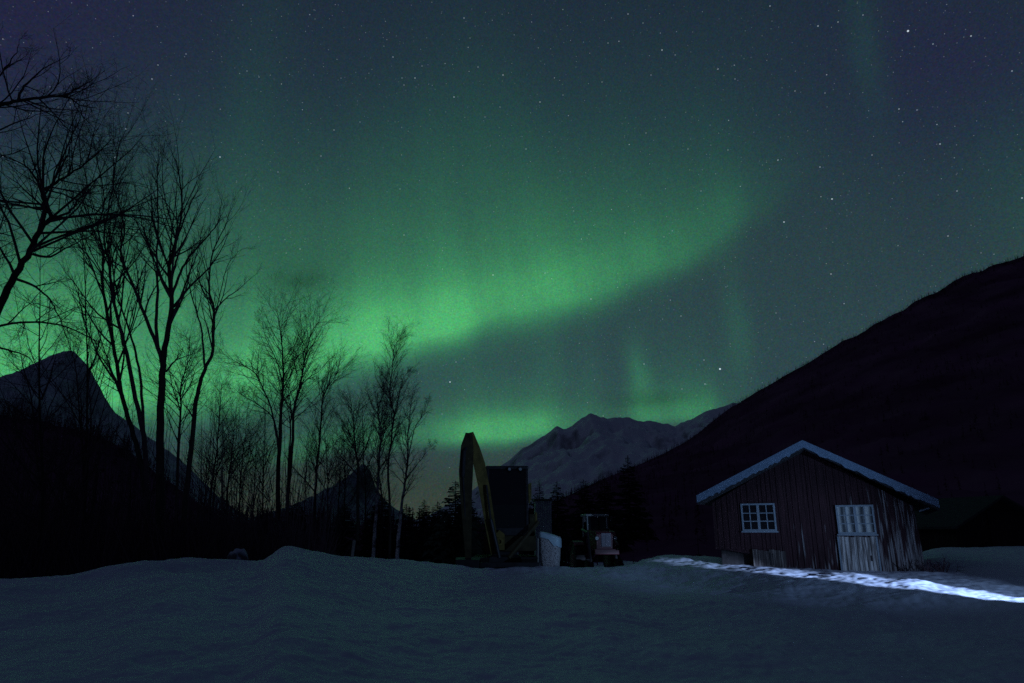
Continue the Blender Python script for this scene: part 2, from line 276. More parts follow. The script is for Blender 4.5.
# ------------------------------------------------------------------ mesh helpers
class MB:
    """collects verts and faces of ONE mesh"""
    def __init__(s): s.v = []; s.f = []
    def add(s, vs, fs):
        k = len(s.v); s.v += [tuple(p) for p in vs]; s.f += [tuple(i + k for i in f) for f in fs]
    def box(s, a, b, rot=None, org=None, ch=0.0):
        x0, y0, z0 = a; x1, y1, z1 = b
        c = min(ch, abs(x1 - x0) * .3, abs(y1 - y0) * .3, abs(z1 - z0) * .3)
        if c <= 0:
            vs = [Vector((x, y, z)) for z in (z0, z1) for y in (y0, y1) for x in (x0, x1)]
            fs = [(0, 2, 3, 1), (4, 5, 7, 6), (0, 1, 5, 4), (2, 6, 7, 3), (0, 4, 6, 2), (1, 3, 7, 5)]
        else:
            bm = bmesh.new(); bmesh.ops.create_cube(bm, size=1)
            for v in bm.verts: v.co = Vector(((x0 + x1) / 2 + v.co.x * (x1 - x0), (y0 + y1) / 2 + v.co.y * (y1 - y0), (z0 + z1) / 2 + v.co.z * (z1 - z0)))
            bmesh.ops.bevel(bm, geom=bm.edges[:], offset=c, segments=2, affect='EDGES', profile=.5)
            bm.verts.index_update(); vs = [v.co.copy() for v in bm.verts]; fs = [tuple(v.index for v in f.verts) for f in bm.faces]; bm.free()
        if rot is not None:
            o = Vector(org or (0, 0, 0)); vs = [rot @ (v - o) + o for v in vs]
        s.add(vs, fs); return s
    def prism(s, poly, y0, y1):
        """polygon in x,z pushed from y0 to y1"""
        n = len(poly); vs = [(p[0], y0, p[1]) for p in poly] + [(p[0], y1, p[1]) for p in poly]
        fs = [tuple(range(n)), tuple(range(2 * n - 1, n - 1, -1))] + [(i, i + n, (i + 1) % n + n, (i + 1) % n) for i in range(n)]
        s.add(vs, fs); return s
    def xprism(s, poly, x0, x1):
        n = len(poly); vs = [(x0, p[0], p[1]) for p in poly] + [(x1, p[0], p[1]) for p in poly]
        fs = [tuple(range(n)), tuple(range(2 * n - 1, n - 1, -1))] + [(i, i + n, (i + 1) % n + n, (i + 1) % n) for i in range(n)]
        s.add(vs, fs); return s
    def tube(s, pts, rad, n=8, cap=True):
        pts = [Vector(p) for p in pts]
        if not hasattr(rad, '__len__'): rad = [rad] * len(pts)
        vs = []; fs = []; prev = None
        for i, p in enumerate(pts):
            t = (pts[min(i + 1, len(pts) - 1)] - pts[max(i - 1, 0)])
            t = t.normalized() if t.length > 1e-9 else Vector((0, 0, 1))
            if prev is None:
                a = t.cross(Vector((0.31, 1, 0.17))); a.normalize()
            else:
                a = prev - t * prev.dot(t); a.normalize()
            prev = a; b = t.cross(a)
            for k in range(n):
                w = 2 * math.pi * k / n; vs.append(p + (a * math.cos(w) + b * math.sin(w)) * rad[i])
        for i in range(len(pts) - 1):
            for k in range(n):
                fs.append((i * n + k, i * n + (k + 1) % n, (i + 1) * n + (k + 1) % n, (i + 1) * n + k))
        if cap: fs += [tuple(range(n - 1, -1, -1)), tuple(range((len(pts) - 1) * n, len(pts) * n))]
        s.add(vs, fs); return s
    def wheel(s, c, r, w, n=24, axis='x', hole=0.0):
        """profile turned about an axis through c"""
        prof = [(hole, -w / 2), (r * .86, -w / 2), (r * .97, -w * .38), (r, -w * .2), (r, w * .2), (r * .97, w * .38), (r * .86, w / 2), (hole, w / 2)]
        vs = []; fs = []; m = len(prof); c = Vector(c)
        for k in range(n):
            a = 2 * math.pi * k / n
            for (q, h) in prof:
                p = (h, q * math.cos(a), q * math.sin(a)) if axis == 'x' else (q * math.cos(a), h, q * math.sin(a))
                vs.append(c + Vector(p))
        for k in range(n):
            for j in range(m - 1):
                k2 = (k + 1) % n; fs.append((k * m + j, k * m + j + 1, k2 * m + j + 1, k2 * m + j))
        s.add(vs, fs); return s
    def build(s, name, m, parent=None, smooth=False):
        me = bpy.data.meshes.new(name); me.from_pydata(s.v, [], s.f); me.update()
        bm = bmesh.new(); bm.from_mesh(me); bmesh.ops.recalc_face_normals(bm, faces=bm.faces[:]); bm.to_mesh(me); bm.free()
        if smooth: me.polygons.foreach_set('use_smooth', [True] * len(me.polygons))
        me.materials.append(m)
        o = bpy.data.objects.new(name, me); COL.objects.link(o)
        if parent is not None: o.parent = parent
        return o
def np_mesh(name, V, Fq, m, parent=None, smooth=False):
    """fast mesh from arrays (all faces with the same number of corners)"""
    me = bpy.data.meshes.new(name); V = np.asarray(V, np.float32); Fq = np.asarray(Fq, np.int32); k = Fq.shape[1]
    me.vertices.add(len(V)); me.vertices.foreach_set('co', V.ravel())
    me.loops.add(Fq.size); me.loops.foreach_set('vertex_index', Fq.ravel())
    me.polygons.add(len(Fq)); me.polygons.foreach_set('loop_start', np.arange(len(Fq), dtype=np.int32) * k); me.polygons.foreach_set('loop_total', np.full(len(Fq), k, np.int32))
    if smooth: me.polygons.foreach_set('use_smooth', np.ones(len(Fq), bool))
    me.update(calc_edges=True); me.validate(); me.materials.append(m)
    o = bpy.data.objects.new(name, me); COL.objects.link(o)
    if parent is not None: o.parent = parent
    return o
def thing(name, label, cat, loc=(0, 0, 0), rz=0.0, group=None):
    o = bpy.data.objects.new(name, None); COL.objects.link(o); o.location = loc; o.rotation_euler = (0, 0, rz); o.empty_display_size = .3
    return tag(o, label, cat, group)
def tag(o, label, cat, group=None):
    o['label'] = label; o['category'] = cat
    if group: o['group'] = group
    return o
def kind(o, k, label=None, cat=None):
    o['kind'] = k
    if label: o['label'] = label
    if cat: o['category'] = cat
    return o

# numpy value noise
rs = np.random.RandomState(11); LAT = rs.rand(256, 256)
def vn(x, y):
    xi = np.floor(x).astype(int); yi = np.floor(y).astype(int); fx = x - xi; fy = y - yi
    fx = fx * fx * fx * (fx * (fx * 6 - 15) + 10); fy = fy * fy * fy * (fy * (fy * 6 - 15) + 10)
    g = lambda a, b: LAT[a & 255, b & 255]
    return (g(xi, yi) * (1 - fx) + g(xi + 1, yi) * fx) * (1 - fy) + (g(xi, yi + 1) * (1 - fx) + g(xi + 1, yi + 1) * fx) * fy - .5
def fbm(x, y, o=4, gain=.5):
    t = 0; a = 1.0; f = 1.0
    for i in range(o):
        t = t + a * vn(x * f + 17.3 * i, y * f - 9.1 * i); a *= gain; f *= 2.03
    return t

# ------------------------------------------------------------------ snowy ground
crest = [(-400, 580, 16), (0, 578, 16), (60, 577, 16), (100, 573, 16.5), (150, 561, 17), (190, 557, 17.5), (215, 558, 17.8), (245, 558, 17.8), (262, 557, 17.5), (271, 552, 17), (277, 545, 16.8), (283, 542, 16.8), (292, 542.5, 16.9), (302, 545, 17), (318, 548, 17.5), (350, 555, 18), (380, 559, 18.5), (440, 563, 19), (520, 562, 19.5), (600, 563, 20), (640, 565, 20.5), (660, 566, 20.5), (720, 572, 18.4), (777, 577, 16.6), (840, 585, 15.3), (909, 593, 14.0), (1024, 602, 12.6), (1400, 640, 9)]
cx = np.array([c[0] for c in crest], float)
cz = np.array([at(c[0], c[1], c[2]).z for c in crest]); cY = np.array([c[2] for c in crest], float)
PX = np.arange(-400, 1404, 4.0); YY = np.concatenate([np.arange(0, 60, .25)])
H = np.zeros((len(PX), len(YY)))
for i, p in enumerate(PX):
    zc = np.interp(p, cx, cz); yc = np.interp(p, cx, cY)
    left = np.interp(p, [585, 640], [1, 0])
    zb = -.35 * left + np.interp(p, [600, 635, 660, 690, 712, 777, 841, 926, 1024, 1200], [.15, .60, .76, .76, .74, .70, .66, .56, .62, .6]) * (1 - left)
    yb = yc + np.interp(p, [600, 660, 720, 777, 840, 926, 1024, 1200], [5, 4.5, 4.0, 3.6, 3.1, 4.0, 8, 9])
    zf = -.35 * left + np.interp(p, [610, 645, 720, 780, 900, 940, 1024], [-.1, -.9, -.9, -.1, .5, .85, .95]) * (1 - left)
    dip = np.interp(p, [600, 700, 1024], [.0, .16, .20])
    H[i] = np.interp(YY, [0, 4, yc - 1.3, yc, yb, 32, 60], [0, 0, zc * .82 - dip, zc, zb, zf, -1.2])
ker = np.array([1, 2, 3, 2, 1.]); ker /= ker.sum()
Hs = H.copy()
for i in range(len(PX)): Hs[i] = np.convolve(np.pad(H[i], 2, mode='edge'), ker, 'valid')
H = Hs
for j in range(len(YY)): H[:, j] = np.convolve(np.pad(H[:, j], 2, mode='edge'), ker, 'valid')
def ground(x, y):
    x = np.asarray(x, float); y = np.asarray(y, float)
    ys = np.maximum(y, .5); p = np.clip(512 + 713 * x / ys, PX[0], PX[-1] - .01); q = np.clip(y, 0, YY[-1] - .01)
    a = (p - PX[0]) / 4; b = q / .25; i = a.astype(int); j = b.astype(int); i = np.clip(i, 0, len(PX) - 2); j = np.clip(j, 0, len(YY) - 2); fa = a - i; fb = b - j
    return (H[i, j] * (1 - fa) + H[i + 1, j] * fa) * (1 - fb) + (H[i, j + 1] * (1 - fa) + H[i + 1, j + 1] * fa) * fb
def detail(x, y):
    r = np.hypot(x, y); near = np.clip((70 - r) / 40, 0, 1)
    rd = np.abs(fbm(x * .55 + 7, y * .55, 3)); d = fbm(x * .30, y * .30, 3) * .20 + (.12 - rd) * .09 + fbm(x * 1.3 + 40, y * 1.3, 4, .6) * .040 + (np.abs(fbm(x * 3.1 + 2, y * 3.1 + 9, 3, .6)) - .12) * .036
    # trampled path under the torch light
    t = np.clip(((x - 11.5) * -4.9 + (y - 8.0) * 9) / 105.0, -1, 2); qx = 11.5 - 4.9 * t * 1.0; qx = 11.2 + (4.9 - 11.2) * t; qy = 8 + (23 - 8) * t
    w = np.exp(-((x - qx) ** 2 + (y - qy) ** 2) / (2 * 2.0 ** 2)) * np.clip((y - 9) / 4, 0, 1)
    al = (x * -.46 + y * .89); ac = (x * .89 + y * .46); lump = fbm(ac * 1.4 + 3, al * .5, 3, .6) * .015 + (np.abs(fbm(ac * 4.2, al * 2.6 + 5, 3, .65)) - .1) * .10 * np.clip((6.4 - x) / 2.0, .03, 1.0) * (1 + 1.3 * np.clip((5.6 - x) / 1.0, 0, 1))
    return (d + lump * w) * near * np.clip(r / 6, .15, 1) * (1 - .8 * np.clip(w * 1.2, 0, 1) * np.clip((x - 4) / 2.5, 0, 1))
def gz(x, y): return float(ground(x, y) + detail(np.array(float(x)), np.array(float(y))))
th = np.concatenate([np.linspace(-math.pi, -.80, 60, endpoint=False), np.linspace(-.80, .80, 860, endpoint=False), np.linspace(.80, math.pi, 60, endpoint=False)])
rr = np.concatenate([np.geomspace(.4, 6, 60, endpoint=False), np.geomspace(6, 26, 420, endpoint=False), np.geomspace(26, 70, 90, endpoint=False), np.geomspace(70, 9000, 40)])
TH, RR = np.meshgrid(th, rr, indexing='ij'); X = RR * np.sin(TH); Y = RR * np.cos(TH)
Z = ground(X, Y) + detail(X, Y); Z = Z - np.clip((RR - 60) / 400, 0, 1) * 3
nt_, nr_ = X.shape
Vg = np.stack([X, Y, Z], -1).reshape(-1, 3); Vg = np.vstack([Vg, [[0, 0, 0]]])
I = np.arange(nt_)[:, None]; J = np.arange(nr_ - 1)[None, :]; I2 = (I + 1) % nt_
Fg = np.stack([I * nr_ + J, I * nr_ + J + 1, I2 * nr_ + J + 1, I2 * nr_ + J], -1).reshape(-1, 4)
g = np_mesh('ground', Vg, Fg[:, ::-1], MT['snow'], smooth=True); kind(g, 'structure')

# ------------------------------------------------------------------ mountains and hills
def ridge_mesh(name, pts, D, Dfront, zbase, m, noise_amp, nscale, back=600, cols=260, rows=70, power=1.25, yshift=None, rough=1.0, ramp_=.05):
    """a slope rising from Dfront to a ridge line at distance D and falling again behind it"""
    p0 = np.array([p[0] for p in pts], float); ps = np.linspace(p0[0], p0[-1], cols)
    py = np.interp(ps, p0, [p[1] for p in pts])
    A = np.array([at(a, b, 1.0) for a, b in zip(ps, py)])           # per unit distance
    dd = np.full(cols, float(D)) if yshift is None else np.interp(ps, [q[0] for q in yshift], [q[1] for q in yshift])
    zr = EYE + (A[:, 2] - EYE) * dd; ux = A[:, 0]
    zr = zr + fbm(ps * .05 * rough, ps * 0 + D, 4, .6) * (zr - zbase) * ramp_
    V = np.zeros((cols, rows + 14, 3))
    for j in range(rows):
        t = j / (rows - 1); y = Dfront + (dd - Dfront) * t
        V[:, j, 0] = ux * (dd * .5 + y * .5); V[:, j, 1] = y; z = zbase + (zr - zbase) * t ** power
        n = fbm(V[:, j, 0] * nscale, y * nscale, 6, .55) + .6 * np.abs(fbm(V[:, j, 0] * nscale * 2, y * nscale * .7, 4))
        V[:, j, 2] = z - np.abs(n) * noise_amp * min(1, 4 * t) * min(1, 9 * (1 - t) + .06)
    for j in range(14):
        t = (j + 1) / 14; V[:, rows + j, 0] = ux * (dd + back * t); V[:, rows + j, 1] = dd + back * t; V[:, rows + j, 2] = zr + (zbase - 20 - zr) * t
    r2 = rows + 14; I = np.arange(cols - 1)[:, None]; J = np.arange(r2 - 1)[None, :]
    Fq = np.stack([I * r2 + J, (I + 1) * r2 + J, (I + 1) * r2 + J + 1, I * r2 + J + 1], -1).reshape(-1, 4)
    o = np_mesh(name, V.reshape(-1, 3), Fq, m, smooth=True); kind(o, 'structure'); return V
ridge_mesh('mountain', [(380, 545), (420, 520), (470, 492), (503, 463), (520, 450), (540, 436), (557, 426), (564, 429), (572, 426), (582, 416), (591, 412), (602, 416), (612, 418), (628, 418), (650, 421), (668, 424), (675, 427), (690, 420), (706, 411), (722, 406), (760, 398), (860, 380), (980, 370)],
           4200, 1500, -5, MT['mtn'], 170, .0021, 1500, 420, 120, 1.15, rough=1.5, ramp_=.026)
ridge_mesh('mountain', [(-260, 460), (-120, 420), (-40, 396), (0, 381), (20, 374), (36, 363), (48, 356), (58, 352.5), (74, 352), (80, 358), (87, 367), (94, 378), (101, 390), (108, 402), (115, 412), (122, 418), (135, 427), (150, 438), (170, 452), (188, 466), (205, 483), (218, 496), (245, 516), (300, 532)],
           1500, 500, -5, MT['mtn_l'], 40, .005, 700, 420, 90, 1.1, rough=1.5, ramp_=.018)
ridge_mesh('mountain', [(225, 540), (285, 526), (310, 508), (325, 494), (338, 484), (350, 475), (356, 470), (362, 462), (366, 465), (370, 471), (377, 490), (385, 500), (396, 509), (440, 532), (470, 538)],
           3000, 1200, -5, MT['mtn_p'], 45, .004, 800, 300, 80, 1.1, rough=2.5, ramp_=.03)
HILL = ridge_mesh('hill', [(430, 536), (500, 520), (545, 507), (560, 499), (600, 480), (640, 464), (680, 445), (700, 431), (730, 408), (760, 390), (800, 368), (850, 338), (900, 310), (950, 283), (1000, 262), (1024, 254), (1100, 218), (1250, 150), (1500, 60)],
                  700, 48, -2, MT['moor'], 7, .02, 300, 420, 110, 1.0, ramp_=.012, yshift=[(430, 260), (560, 420), (700, 620), (1500, 720)])
HILL_L = ridge_mesh('hill', [(-420, 400), (-200, 408), (-60, 412), (0, 414), (47, 422), (100, 438), (131, 454), (150, 468), (170, 482), (190, 497), (205, 508), (225, 519), (262, 526), (330, 527), (470, 530), (560, 534)],
                    170, 42, -2, MT['moor'], 2, .06, 100, 420, 70, 1.0, ramp_=.03)

def forest(name, V, n, hmin, hmax, rows0, seed, m, blades=22, wid=.16, pxr=None, ridge_frac=.35):
    """a wood that reads as one mass: every tree a loose spire of small drooping sprays"""
    rg = np.random.RandomState(seed); c, r, _ = V.shape
    i = rg.randint(0, c - 1, n); j = (rows0 + rg.rand(n) ** .8 * (r - 15 - rows0)).astype(int)
    k = int(n * ridge_frac); j[:k] = r - 15 - rg.randint(0, 6, k)
    a = rg.rand(n, 1); b = rg.rand(n, 1)
    base = V[i, j] * (1 - a) + V[i + 1, j] * a
    base = base * (1 - b) + (V[i, np.minimum(j + 1, r - 15)] * (1 - a) + V[i + 1, np.minimum(j + 1, r - 15)] * a) * b
    h = hmin + (hmax - hmin) * rg.rand(n) ** 2.0
    t = rg.rand(n, blades) ** .8; ang = rg.rand(n, blades) * 6.283; rad = (1 - t) * wid * 1.0 * h[:, None] * (.6 + .6 * rg.rand(n, blades)) + .02 * h[:, None]
    zt = base[:, 2:3] + t * h[:, None]
    dirx, diry = np.cos(ang), np.sin(ang)
    w = .05 * h[:, None] * (1.2 - t)
    P0 = np.stack([base[:, 0:1] - diry * w, base[:, 1:2] + dirx * w, zt + .05 * h[:, None]], -1)
    P1 = np.stack([base[:, 0:1] + diry * w, base[:, 1:2] - dirx * w, zt + .05 * h[:, None]], -1)
    P2 = np.stack([base[:, 0:1] + dirx * rad, base[:, 1:2] + diry * rad, zt - .04 * h[:, None]], -1)
    T = np.stack([P0, P1, P2], 2).reshape(-1, 3)
    # stem
    s = .012 * h
    S = np.stack([base + np.stack([-s, 0 * s, -.3 + 0 * s], -1), base + np.stack([s, 0 * s, -.3 + 0 * s], -1), base + np.stack([0 * s, s, h * .9], -1)], 1).reshape(-1, 3)
    VV = np.vstack([T, S]); o = np_mesh(name, VV, np.arange(len(VV)).reshape(-1, 3), m)
    kind(o, 'stuff'); return o
forest('forest', HILL, 9000, 2.0, 4.8, 1, 5, MT['forest'], 26, .42)
forest('forest', HILL_L, 3200, 2.0, 5.5, 0, 6, MT['forest'], 26, .34)

# ------------------------------------------------------------------ bare trees
def branch_pts(p, d, ln, rg, seg, wob, trop):
    pts = [p.copy()]; d = d.normalized()
    for i in range(seg):
        d = d + Vector((rg.gauss(0, wob), rg.gauss(0, wob), rg.gauss(0, wob) + trop)); d.normalize()
        p = p + d * (ln / seg); pts.append(p.copy())
    return pts
def sub_branches(mb, pts, rad, rg, level, cfg, t0=.2):
    total = sum((pts[i + 1] - pts[i]).length for i in range(len(pts) - 1)); n = cfg['n'][level]
    if level == 0: n = max(4, int(n * min(1.6, total / 7.0)))
    for k in range(n):
        t = t0 + (1 - t0) * ((k + rg.random()) / n); t = min(t, .985); q = t * (len(pts) - 1); i = int(q); f = q - i
        p = pts[i].lerp(pts[i + 1], f); d = (pts[i + 1] - pts[i]).normalized(); r = rad[i] * (1 - f) + rad[i + 1] * f
        a = d.cross(Vector((rg.uniform(-1, 1), rg.uniform(-1, 1), rg.uniform(-1, 1)))).normalized()
        w = R(rg.uniform(*cfg['ang'])); nd = d * math.cos(w) + a * math.sin(w)
        ln = cfg['len'][level] * total * rg.uniform(.55, 1.15) * (1.15 - .75 * t if level == 0 else 1.1 - .5 * t)
        ln = max(min(ln, cfg.get('cap', 99)), .12)
        seg = (7, 5, 4)[level]
        bp = branch_pts(p, nd, ln, rg, seg, cfg['wob'], cfg['trop'][level])
        r0 = min(r * .62, cfg['rmax'][level]); r1 = max(.0022, r0 * .18); br = [r0 + (r1 - r0) * x / seg for x in range(seg + 1)]
        mb.tube(bp, br, (5, 4, 3)[level], cap=False)
        if level < 2: sub_branches(mb, bp, br, rg, level + 1, cfg, .12)
CFG_ALDER = dict(n=(17, 7, 5), len=(.34, .46, .42), ang=(16, 42), wob=.075, trop=(.09, .06, .03), rmax=(.052, .019, .0085), cap=4.2)
CFG_BIRCH = dict(n=(34, 10, 7), len=(.25, .46, .45), ang=(20, 46), wob=.10, trop=(.08, .0, -.12), rmax=(.018, .007, .004), cap=2.6)
CFG_BUSHY = dict(n=(26, 10, 6), len=(.38, .50, .46), ang=(24, 54), wob=.10, trop=(.05, .03, .0), rmax=(.020, .0068, .0036), cap=3.4)
CFG_SPREAD = dict(n=(23, 8, 6), len=(.40, .5, .45), ang=(25, 65), wob=.10, trop=(.03, .02, .0), rmax=(.034, .013, .006), cap=3.6)
def smooth_line(P, k=4):
    out = []
    for i in range(len(P) - 1):
        a = P[max(i - 1, 0)]; b = P[i]; c = P[i + 1]; d = P[min(i + 2, len(P) - 1)]
        for q in range(k):
            t = q / k
            out.append(.5 * ((2 * b) + (c - a) * t + (2 * a - 5 * b + 4 * c - d) * t * t + (3 * b - a - 3 * c + d) * t ** 3))
    out.append(P[-1]); return out
def bare_tree(name, label, Yd, stems, cfg, seed, group=None, trunk_mat='bark', spread=.5):
    """stems: (width in m, [(px, py) ...]); the first starts in the ground, others fork from an earlier one"""
    rg = random.Random(seed); b0 = stems[0][1][0]; o = at(b0[0], b0[1], Yd); zg = gz(o.x, o.y); root = Vector((o.x, o.y, zg))
    t = thing(name, label, 'tree', root, 0, group)
    tr = MB(); cr = MB(); first = True
    for wd, line, t0 in stems:
        P = []; dy = 0.0; slope = rg.uniform(-spread, spread)
        for i, (a, b) in enumerate(line):
            dy = slope * i / max(1, len(line) - 1) if not first else slope * .3 * i / len(line)
            P.append(at(a, b, Yd + dy) - root)
        if first: P[0] = Vector((P[0].x, P[0].y, -.25))
        P = smooth_line(P); n = len(P) - 1
        rad = [max(.005, wd / 2 * (1 - .93 * (i / n) ** .9)) for i in range(n + 1)]
        P = [p + Vector((rg.gauss(0, .012), rg.gauss(0, .012), 0)) * (1 if i else 0) for i, p in enumerate(P)]
        (tr if first else cr).tube(P, rad, 9 if first else 6)
        sub_branches(cr, P, rad, rg, 0, cfg, t0)
        first = False
    tr.build('trunk', MT[trunk_mat], t, True); cr.build('branches', MT['twig'], t)
    return t
G1 = 'bare trees on the left'
bare_tree('bare_tree', 'bare tree with thick trunk leaning in from the left edge of the photo', 15, [
    (.22, [(-75, 590), (-45, 430), (-20, 355), (0, 305), (15, 275), (30, 250), (42, 228), (51, 217), (46, 204), (43, 192), (60, 180), (75, 171), (93, 158), (112, 138)], .3),
    (.08, [(51, 217), (66, 214), (75, 205), (85, 192), (93, 178), (100, 150)], .2),
    (.07, [(43, 192), (30, 170), (10, 158), (-15, 150)], .1),
    (.07, [(33, 254), (50, 257), (65, 249), (87, 237), (100, 226)], .2),
    (.07, [(15, 279), (32, 285), (47, 296), (57, 311), (66, 334), (71, 356)], .2),
    (.07, [(-10, 330), (20, 322), (60, 325), (95, 340), (118, 352)], .1),
    (.06, [(-14, 345), (8, 350), (28, 357), (36, 370)], .1),
    (.06, [(0, 305), (-5, 270), (-2, 235), (10, 200), (30, 175)], .1)], CFG_SPREAD, 1, G1)
bare_tree('bare_tree', 'bare branches of a tree beyond the left edge, reaching in highest', 13, [
    (.17, [(-130, 600), (-110, 400), (-90, 250), (-60, 160), (-30, 118), (0, 105), (18, 101), (40, 98), (66, 96), (80, 105), (96, 108)], .45),
    (.06, [(18, 101), (25, 86), (35, 76), (53, 63), (70, 55)], .1),
    (.04, [(66, 96), (78, 88), (93, 80)], .1),
    (.06, [(-40, 128), (-12, 92), (6, 68), (16, 52), (22, 38)], .3),
    (.06, [(-60, 160), (-20, 140), (10, 125), (30, 118), (52, 108)], .3),
    (.05, [(-70, 190), (-20, 165), (20, 150), (40, 142)], .3)], dict(CFG_SPREAD, n=(12, 6, 4), cap=1.6, rmax=(.018, .008, .005)), 2, G1)
bare_tree('bare_tree', 'bare tree of several slim stems curving up left of the tallest trunk', 25, [
    (.22, [(148, 572), (146, 500), (140, 460), (131, 427), (121, 392), (115, 354), (106, 307), (102, 285), (103, 253), (98, 228), (104, 200), (97, 160), (92, 135)], .3),
    (.20, [(147, 520), (145, 450), (136, 398), (127, 354), (117, 315), (111, 288), (109, 262), (104, 236), (112, 190), (118, 150), (122, 138)], .35),
    (.12, [(144, 440), (142, 395), (137, 360), (130, 332), (119, 300), (112, 262), (122, 232), (120, 200), (108, 165)], .35),
    (.08, [(121, 392), (112, 372), (96, 352), (78, 338)], .1)], CFG_ALDER, 3, G1)
bare_tree('bare_tree', 'tallest bare tree with stout dark trunk forking into many upright limbs', 25, [
    (.33, [(160, 572), (160, 500), (160, 439), (162, 383), (163, 362), (168, 332), (172, 300), (169, 272), (171, 258), (177, 238), (182, 206), (179, 176), (176, 160)], .42),
    (.19, [(163, 365), (158, 348), (149, 325), (134, 288), (121, 256), (124, 227), (113, 183), (117, 152)], .3),
    (.14, [(158, 348), (156, 320), (158, 290), (157, 262), (158, 218), (157, 180), (157, 165), (150, 150)], .3),
    (.10, [(172, 300), (163, 280), (152, 255), (143, 225), (136, 195), (130, 168)], .3),
    (.12, [(172, 296), (181, 272), (190, 256), (209, 235), (218, 222), (225, 207)], .25),
    (.09, [(177, 240), (183, 222), (191, 203), (197, 190), (199, 180)], .2),
    (.09, [(166, 372), (174, 362), (184, 357), (201, 351)], .15)], CFG_ALDER, 4, G1)
bare_tree('bare_tree', 'bare tree with wavering trunk and twigs spread right, right of tallest one', 25, [
    (.21, [(184, 572), (186, 500), (191, 450), (195, 407), (200, 383), (206, 366), (213, 351), (213, 322), (214, 309), (209, 288), (212, 256), (218, 240), (226, 224), (229, 212)], .45),
    (.09, [(205, 368), (203, 339), (200, 323), (191, 294), (187, 262), (196, 246), (204, 238)], .3),
    (.06, [(214, 311), (226, 298), (238, 290), (250, 279), (258, 273)], .2),
    (.05, [(213, 325), (219, 300), (226, 270), (238, 252), (250, 247)], .2),
    (.07, [(193, 417), (187, 408), (182, 401), (176, 380)], .2)], dict(CFG_ALDER, n=(13, 6, 4), cap=2.2), 5, G1)
bare_tree('bare_tree', 'thin dark bare tree standing close behind the tallest trunk', 32, [
    (.15, [(178, 566), (178, 456), (181, 412), (181, 386), (188, 360), (190, 335)], .2), (.08, [(181, 412), (172, 385), (168, 355)], .1), (.08, [(181, 400), (192, 380), (198, 362)], .1)], CFG_BUSHY, 6, G1)
bare_tree('bare_tree', 'slender small bare tree with one low fork, in the gap right of wavering trunk', 33, [
    (.12, [(208, 566), (211, 490), (217, 450), (220, 404), (223, 380)], .3), (.06, [(212, 480), (222, 466), (232, 452)], .1)], dict(CFG_BUSHY, n=(22, 7, 4)), 7, G1)
bare_tree('bare_tree', 'faint thin bare tree left of the wide two trunk trees', 38, [
    (.14, [(224, 566), (227, 499), (231, 460), (234, 431), (238, 396)], .25), (.07, [(229, 480), (242, 455), (250, 430)], .1)], dict(CFG_BUSHY, n=(26, 9, 5)), 8, G1)
bare_tree('bare_tree', 'wide crowned bare tree whose long limbs reach up to the left', 34, [
    (.25, [(279, 566), (278, 486), (280, 439), (281, 413), (283, 384), (283, 362), (280, 329), (276, 308)], .35),
    (.13, [(279, 455), (276, 430), (270, 406), (259, 380), (250, 369), (229, 358), (219, 348)], .3),
    (.09, [(276, 436), (272, 417), (257, 404), (242, 395), (228, 382)], .2),
    (.08, [(283, 384), (276, 360), (266, 338), (262, 318)], .2),
    (.07, [(283, 390), (291, 372), (294, 350)], .2)], CFG_BUSHY, 9, G1)
bare_tree('bare_tree', 'bare tree with two close stems and limbs bending right, beside the wide crowned one', 34, [
    (.20, [(288, 566), (288, 492), (293, 439), (294, 409), (302, 376), (305, 358), (312, 332), (320, 320)], .35),
    (.12, [(287, 500), (290, 439), (291, 412), (289, 384), (296, 352)], .3),
    (.08, [(299, 388), (308, 378), (319, 371), (332, 357)], .2)], CFG_BUSHY, 10, G1)
bare_tree('bare_tree', 'bare tree with a wind combed brush top leaning right', 36, [
    (.18, [(315, 566), (315, 508), (316, 475), (320, 438), (323, 398), (330, 384), (340, 369)], .3),
    (.09, [(315, 492), (305, 480), (292, 466), (284, 455)], .1), (.07, [(317, 470), (326, 452), (340, 440)], .1), (.07, [(323, 400), (322, 386), (330, 372)], .1)], dict(CFG_BUSHY, ang=(16, 40), cap=2.2), 11, G1)
bare_tree('bare_tree', 'low broad bare tree in front of the small pointed mountain', 38, [
    (.20, [(358, 566), (358, 500), (358, 464), (355, 449), (354, 431), (352, 412), (350, 400)], .35),
    (.10, [(357, 474), (346, 462), (338, 453), (330, 440)], .1), (.10, [(358, 462), (366, 448), (371, 430), (374, 415)], .1), (.08, [(355, 449), (344, 432), (340, 415)], .1)], dict(CFG_BUSHY, n=(26, 9, 5)), 12, G1)
bare_tree('birch_tree', 'slim birch with pale lower trunk, leftmost of three birches', 30, [
    (.17, [(373, 566), (374, 540), (376, 516), (378, 481), (380, 446), (381, 430), (378, 412), (384, 392), (386, 380)], .4),
    (.05, [(380, 446), (386, 425), (388, 405)], .2)], CFG_BIRCH, 13, 'birches left of the excavator', 'birch')
bare_tree('birch_tree', 'tallest slim birch with crooked whip top, between two birches', 33, [
    (.14, [(390, 566), (390, 514), (388, 471), (390, 449), (394, 416), (390, 398), (392, 367), (394, 349), (399, 339)], .35),
    (.06, [(394, 418), (399, 396), (404, 377), (410, 372)], .2), (.05, [(389, 470), (383, 448), (381, 430)], .2)], CFG_BIRCH, 14, 'birches left of the excavator', 'bark')
